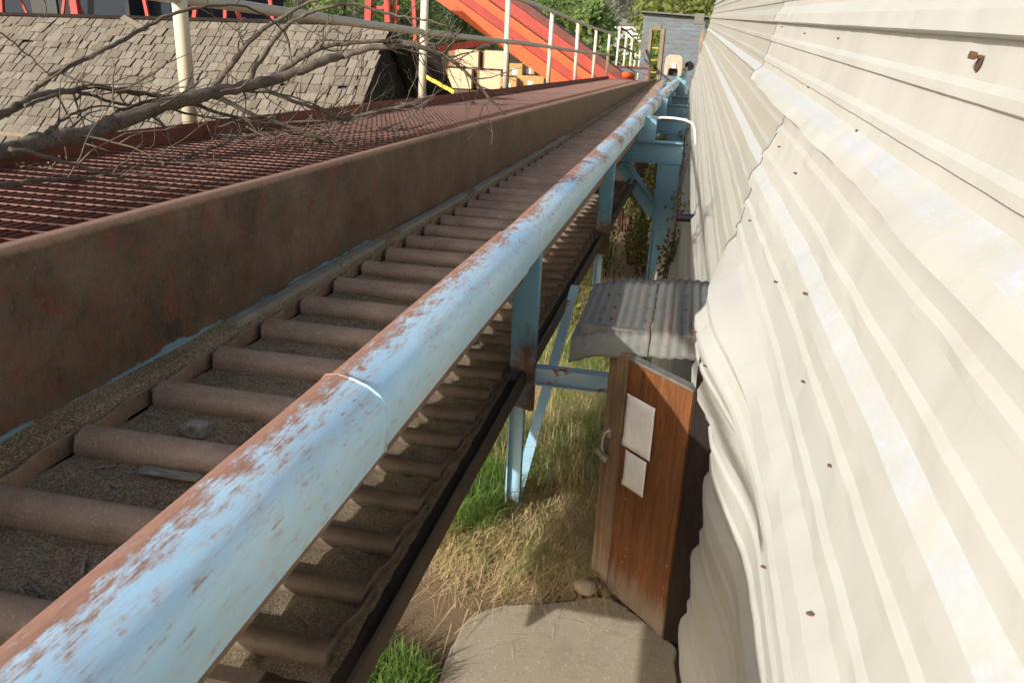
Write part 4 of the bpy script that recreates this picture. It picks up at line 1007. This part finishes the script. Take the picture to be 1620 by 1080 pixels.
# yellow rungs seen through the doorway
g = MB(); lad = thing('yellow_ladder', (-1.5, 34.5, gz(-1.5, 34.5)), 'yellow ladder standing behind the open doorway of the cabin', 'ladder')
a, b = sight(1028, 90, Y=34.5), sight(1043, 90, Y=34.5)
for x in (a.x, b.x): g.box(x-.03, x+.03, 34.5, 34.56, gz(-1.5, 34.5), ZC+.75)
build('stile', g, IVORY, lad); g = MB()
for k in range(9): z = ZC+.62-.46*k; g.box(a.x, b.x, 34.45, 34.5, z-.018, z+.018)
build('rung', g, YELLOW, lad)
# beige hood where the chain turns
hood = thing('drive_hood', (-.9, 30.4, Zr(.9)), 'beige rounded metal hood at the far end of the conveyor', 'machine')
a, b = sight(1053, 93, Y=30.2), sight(1078, 121, Y=30.2); cxh = (a.x+b.x)/2; hw = (b.x-a.x)/2
g = MB(); pr_ = [(-hw, 0), (-hw*1.05, .35), (-hw*.95, .62), (-hw*.55, .70), (hw*.55, .70), (hw*.95, .62), (hw*1.05, .35), (hw, 0), (hw*.6, 0), (hw*.5, .22), (0, .30), (-hw*.5, .22), (-hw*.6, 0)]
g.loft([(cxh+x, b.z+z) for x, z in pr_], [30.0, 30.1, 30.9], lambda x, y, z: (x, y, z)); bevel(build('hood_shell', g, BEIGE, hood), .03, 2)
g = MB(); g.box(cxh-hw*.5, cxh+hw*.5, 30.3, 30.9, b.z, b.z+.27); build('dark_opening', g, BLACK, hood)  # solid black box in place of the shade inside the hood
g = MB(); g.box(cxh-.07, cxh+.07, 29.95, 30.0, b.z+.26, b.z+.42); build('name_plate', g, WHITE, hood)
mot = thing('small_motor', (-.2, 30.4, Zr(1)), 'small motor on a blue bracket right of the beige hood', 'motor')
a, b = sight(1082, 113, Y=30.4), sight(1090, 105, Y=30.4)
g = MB(); g.tube([a, b], .07, 12); build('shaft', g, BEIGE, mot, smooth=True)
g = MB(); g.tube([b-Vector((.02,.1,.02)), b+Vector((.05,-.02,.03))], .16, 14); build('pulley', g, BLACK, mot)
g = MB(); g.box(a.x-.22, a.x+.1, 30.3, 30.6, a.z-1.0, a.z-.05); build('bracket', g, BLUE, mot)
gd = thing('end_guard', (-2.2, 31.6, Zr(.5)), 'low blue and grey guard panel closing the far end of the walkway', 'guard rail')
a, b = sight(979, 104, Y=31.2), sight(1028, 125, Y=31.2)
g = MB(); g.box(a.x, b.x, 31.2, 31.24, (a.z+b.z)/2-.02, a.z-.06); build('panel', g, CABIN, gd)
g = MB(); g.box(a.x-.03, b.x+.03, 31.15, 31.26, a.z-.06, a.z); g.box(b.x-.08, b.x, 31.15, 31.26, b.z-1, a.z-.06); g.box(a.x+.9, b.x-.08, 31.15, 31.26, b.z+.12, b.z+.17); build('frame', g, DULLRED, gd)
g = MB(); a = sight(992, 119, Y=29.2); g.tube([a+Vector((-.16, -.1, 0)), a+Vector((.2, .2, -.02))], .10, 14); tag(build('orange_drum', g, ORANGE, smooth=True), 'orange drum lying at the end of the red grating', 'drum')
sr = thing('stair_handrail', (-3, 36, gz(-3, 36)), 'ivory stair handrail with dark red rails beyond the end guard', 'handrail')
pt = [((981,42),(974,103),33.0),((992,49),(986,104),34.2),((1001,58),(997,104),35.2),((1006,84),(1002,104),36.2),((1013,80),(1010,104),36.0)]
tops = []
for p0, p1, yd in pt:
    A, Bq = sight(*p0, Y=yd), sight(*p1, Y=yd); g = MB(); g.tube([A, Bq+Vector((0,0,-1.2))], .045, 8); build('post', g, IVORY, sr, smooth=True); tops.append((A, Bq))
g = MB(); g.tube([t[0]+Vector((0,0,-.02)) for t in tops[:3]], .035, 8); g.tube([t[0]*.5+t[1]*.5 for t in tops[:4]], .035, 8); build('rail', g, DKRED, sr, smooth=True)
g = MB(); a, b = sight(1013, 72, Y=32.2), sight(1027, 106, Y=31.9); g.bar(a, b, .03, .16, (1,0,.4)); tag(build('leaning_plank', g, GREYWOOD), 'grey plank leaning against the cabin door post', 'plank')
# power line in the distance
g = MB(); a, b = sight(700, 24, Y=62), sight(1125, 34, Y=62); g.tube([a+(b-a)*t+Vector((0,0,-.5*math.sin(math.pi*t))) for t in seq(0, 1, .05)], .02, 5); tag(build('power_line', g, BLACKPIPE), 'thin overhead wire crossing in front of the far hillside', 'cable')

# far vehicles and house
def camper():
    p = sight(1003, 62, Y=75); t = thing('camper_van', (p.x, 75, gz(p.x, 75)), 'white round topped camper parked far beyond the handrail', 'camper')
    w_, h0, h1 = .9, gz(p.x, 75)+.5, sight(1003, 41, Y=75).z
    g = MB(); pr2 = [(-w_, h0), (-w_, h0+(h1-h0)*.55), (-w_*.6, h1-.25), (0, h1-.06), (w_*.7, h1), (w_, h1-.35), (w_, h0)]
    g.loft([(p.x+x, z) for x, z in pr2], [75, 79], lambda x, y, z: (x, y, z)); bevel(build('body', g, WHITE, t), .08, 2)
    g = MB(); g.box(p.x-.1, p.x+.75, 74.97, 75.0, h0+(h1-h0)*.5, h0+(h1-h0)*.72); build('window', g, GLASS, t)
    for s in (-.7, .7):
        g = MB(); g.tube([(p.x+s-.1, 75.6, gz(p.x,75)+.35), (p.x+s+.1, 75.6, gz(p.x,75)+.35)], .35, 14); build('wheel', g, BLACK, t)
camper()
p = sight(999, 57, Y=70); t = thing('parked_car', (p.x, 70, gz(p.x, 70)), 'red car parked far away in front of the white camper', 'car')
g = MB(); zb = gz(p.x, 70); g.loft([(p.x-.85, zb+.3), (p.x-.85, zb+.85), (p.x-.7, zb+1.0), (p.x-.55, zb+1.45), (p.x+.55, zb+1.45), (p.x+.7, zb+1.0), (p.x+.85, zb+.85), (p.x+.85, zb+.3)], [70, 70.3, 74], lambda x, y, z: (x, y, z)); bevel(build('body', g, REDCAR, t), .06, 2)
g = MB(); g.box(p.x-.5, p.x+.5, 69.97, 70.0, zb+1.02, zb+1.36); build('windscreen', g, GLASS, t)
for s in (-.7, .7):
    g = MB(); g.tube([(p.x+s-.1, 70.7, zb+.32), (p.x+s+.1, 70.7, zb+.32)], .32, 14); build('wheel', g, BLACK, t)
p = sight(972, 50, Y=88); t = thing('far_house', (p.x, 88, gz(p.x, 88)), 'far off grey house with a white eave line left of the camper', 'house')
g = MB(); zb = gz(p.x, 88); ze = sight(972, 46, Y=88).z; g.box(p.x-2.6, p.x+2.4, 88, 94, zb, ze); build('wall', g, plain('grey_house_wall', (.30,.29,.31), .8), t)
g = MB(); g.box(p.x-2.9, p.x+2.7, 87.6, 94.4, ze, ze+.22); build('eave', g, WHITE, t)
g = MB(); a_ = (p.x-2.9, 87.6, ze+.23); g.loft([(p.x-2.9, ze+.22), (p.x-.1, ze+1.4), (p.x+2.7, ze+.22)], [87.6, 94.4], lambda x, y, z: (x, y, z)); build('roof', g, plain('grey_roofing', (.16,.15,.15), .9), t)
g = MB(); g.box(p.x-1.2, p.x-.3, 87.97, 88, zb+1, zb+2.1); build('window', g, GLASS, t)

# ------------------------------------------------------------------ shrubs and trees
def leafcloud(g, c, rad, n, size, rng, squash=.9):
    for _ in range(n):
        while True:
            v = Vector((rng.uniform(-1,1), rng.uniform(-1,1), rng.uniform(-1,1)))
            if .25 < v.length < 1: break
        p = Vector(c)+Vector((v.x*rad, v.y*rad, v.z*rad*squash)); s = size*rng.uniform(.6, 1.4)
        d = Vector([rng.gauss(0,1) for _ in range(3)]).normalized(); e = d.cross(Vector([rng.gauss(0,1) for _ in range(3)])).normalized()
        g.poly([p-d*s, p+e*s*.55, p+d*s, p-e*s*.55])
def tree(label, px_, yb, Yd, h, r, mat, seed, nclump=34, leaf=.22, per=70, group='spring green trees beyond the yard', name='broadleaf_tree', conic=False):
    rng = random.Random(seed); q = sight(px_, 70, Y=Yd); zg = gz(q.x, Yd) if Yd < 150 else hillz(q.x, Yd); t = thing(name, (q.x, Yd, zg), label, 'tree', group)
    tk = MB(); cr = MB(); top = Vector((q.x+rng.gauss(0, .3), Yd, zg+h))
    tk.tube([(q.x, Yd, zg-.2), (q.x+rng.gauss(0,.1), Yd, zg+h*.4), top-Vector((0,0,h*.1))], [h*.022, h*.016, h*.004], 7)
    for k in range(nclump):
        f = rng.uniform(.12, 1); wdt = r*(1-f*.85) if conic else r*math.sin(math.pi*min(1, .18+.78*f))**.7
        a = rng.random()*6.28; rr = wdt*math.sqrt(rng.random()); c = Vector((q.x+rr*math.cos(a), Yd+rr*math.sin(a), zg+h*f))
        b = Vector((q.x, Yd, zg+h*max(.12, f-.2)))
        tk.tube([b, (b+c)/2+Vector((0,0,.1)), c], [h*.006, h*.004, h*.0015], 4)
        leafcloud(cr, c, r*rng.uniform(.22, .42), int(per*rng.uniform(.6, 1.3)), leaf, rng)
    build('trunk', tk, BARK, t); build('crown', cr, mat, t); return t
ts_ = [(238,58,8.5,3.2,'S'),(300,64,9,3.4,'Y'),(350,50,7.5,3.0,'S'),(410,66,9,3.6,'S'),(455,56,8,3.1,'D'),(500,52,8,3.0,'S'),(548,60,9,3.3,'S'),(590,66,9,3.2,'D'),(640,58,7.5,3.0,'S'),(690,70,7,3.2,'S'),(735,64,7,3.0,'D'),(780,74,7,3.0,'S'),(868,56,6.6,2.4,'S'),(905,60,6.0,2.5,'S'),(935,52,4.8,1.8,'S'),(955,66,5.2,2.0,'D'),(886,72,6.6,2.6,'Y'),(985,110,5,2.4,'S')]
nm = {'S': ('spring green tree', SPRING), 'Y': ('yellow green tree', YELLOWLEAF), 'D': ('darker green tree', DARKLEAF)}
where = ['just right of the dark blue building', 'behind the first handrail post', 'behind the shed ridge, second from the first post', 'behind the middle of the shed ridge', 'behind the shed ridge, left of the orange tower legs', 'behind the right part of the shed ridge', 'behind the shed ridge end', 'directly behind the four legged orange tower', 'left of the second handrail post', 'above the left lumber packs', 'above the middle lumber packs', 'behind the orange conveyor foot', 'beyond the top of the orange conveyor, left', 'tallest one above the walkway end', 'beside the far handrail posts', 'low one behind the far handrail posts', 'tall one behind the walkway handrail', 'far off behind the grey house']
for k, (px_, yd, h, r, c) in enumerate(ts_):
    tree(nm[c][0]+' '+where[k], px_, 70, yd, h, r, nm[c][1], 100+k, leaf=.17, per=85)
tree('tall leafy tree rising behind the weathered cabin', 1080, 70, 46, 9.0, 3.6, YELLOWLEAF, 77, 60, .17, 100, group=None)
tree('low green tree seen through the cabin doorway', 1040, 70, 41, 4.6, 1.9, SPRING, 78, 40, .12, 80, group=None)
for k, (px_, yd) in enumerate(((960,175),(995,180),(1030,178),(930,185),(880,190),(1060,188),(840,195))):
    tree('grey green tree at the foot of the hillside, '+['left of the cabin roof','above the camper','behind the cabin','behind the far posts','above the orange conveyor','right of the cabin','farthest left above the conveyor'][k], px_, 60, yd, 9, 3.2, DARKLEAF, 200+k, 26, .4, 50, group='trees at the foot of the hillside')
# a far wood on the hillside, one mass
rng = random.Random(3); g = MB()
for _ in range(900):
    x = rng.uniform(-230, 120); y = rng.uniform(175, 330); z = hillz(x, y); h = rng.uniform(4, 10)
    leafcloud(g, (x, y, z+h*.5), h*.32, 9, 1.3, rng, 1.4)
tag(build('far_wood', g, leaf_mat('hazy_grey_green_leaves', (.11,.115,.085), (.145,.15,.11), (.19,.19,.14))), 'hazy grey green wood covering the far hillside', 'wood', kind='stuff')
# shrubs along the wall and under the conveyor
def shrub(x, y, h, r, n, seed, label, mat=SHRUBLEAF, group='shrubs between the conveyor and the wall', leaf=.03, per=60):
    rng = random.Random(seed); z = gz(x, y); t = thing('shrub', (x, y, z), label, 'shrub', group); st_ = MB(); lf = MB()
    for k in range(n):
        a = rng.random()*6.28; e = Vector((x+r*math.cos(a)*rng.random(), y+r*math.sin(a)*rng.random(), z+h*rng.uniform(.55, 1))); b = Vector((x+.08*math.cos(a), y+.08*math.sin(a), z-.05)); m = (b+e)/2+Vector((rng.gauss(0,.06), rng.gauss(0,.06), .08))
        st_.tube([b, m, e], [.012, .008, .003], 5)
        for j in range(5):
            f = rng.uniform(.25, 1); c = b+(e-b)*f; leafcloud(lf, c, .16, per//6, leaf, rng)
    build('stem', st_, REDTWIG, t); build('foliage', lf, mat, t)
shrub(-.03, 10.2, 2.2, .10, 10, 1, 'tall twiggy shrub growing against the cream wall behind the black pipe')
shrub(.0, 16.0, 2.9, .16, 12, 2, 'tall twiggy shrub against the wall, behind the nearest blue column')
shrub(-.02, 18.2, 2.9, .2, 12, 3, 'reddish shrub in the narrow gap past the first blue frame')
shrub(-.85, 16.2, 2.2, .35, 18, 4, 'leafy olive shrub left of the nearest blue column', leaf=.035)
shrub(-.55, 17.5, 2.6, .7, 22, 5, 'yellow green shrub seen under the diagonal brace', YELLOWLEAF, leaf=.05)
shrub(-1.3, 19.5, 2.6, .9, 24, 6, 'green shrub beneath the conveyor beyond the second post', SPRING, leaf=.05)
shrub(-1.1, 9.6, 1.2, .45, 18, 7, 'low straw coloured shrub beneath the conveyor by the second post', YELLOWLEAF, leaf=.03)
shrub(-.5, 8.2, .9, .40, 18, 8, 'low yellow green shrub just behind the metal awning', YELLOWLEAF, leaf=.028)
shrub(-.2, 24, 3.2, 1.0, 24, 9, 'green shrub far along the wall near the farthest blue frame', SPRING, leaf=.06)

shrub(-.62, 15.3, 1.7, .35, 18, 10, 'low yellow green shrub at the foot of the nearest blue column', YELLOWLEAF, leaf=.035)
shrub(-1.25, 14.9, 1.5, .45, 20, 11, 'bushy green shrub under the conveyor before the first blue frame', SPRING, leaf=.035)
shrub(-.95, 21.5, 3.0, .8, 24, 12, 'pale green shrub behind the second blue frame', YELLOWLEAF, leaf=.055)
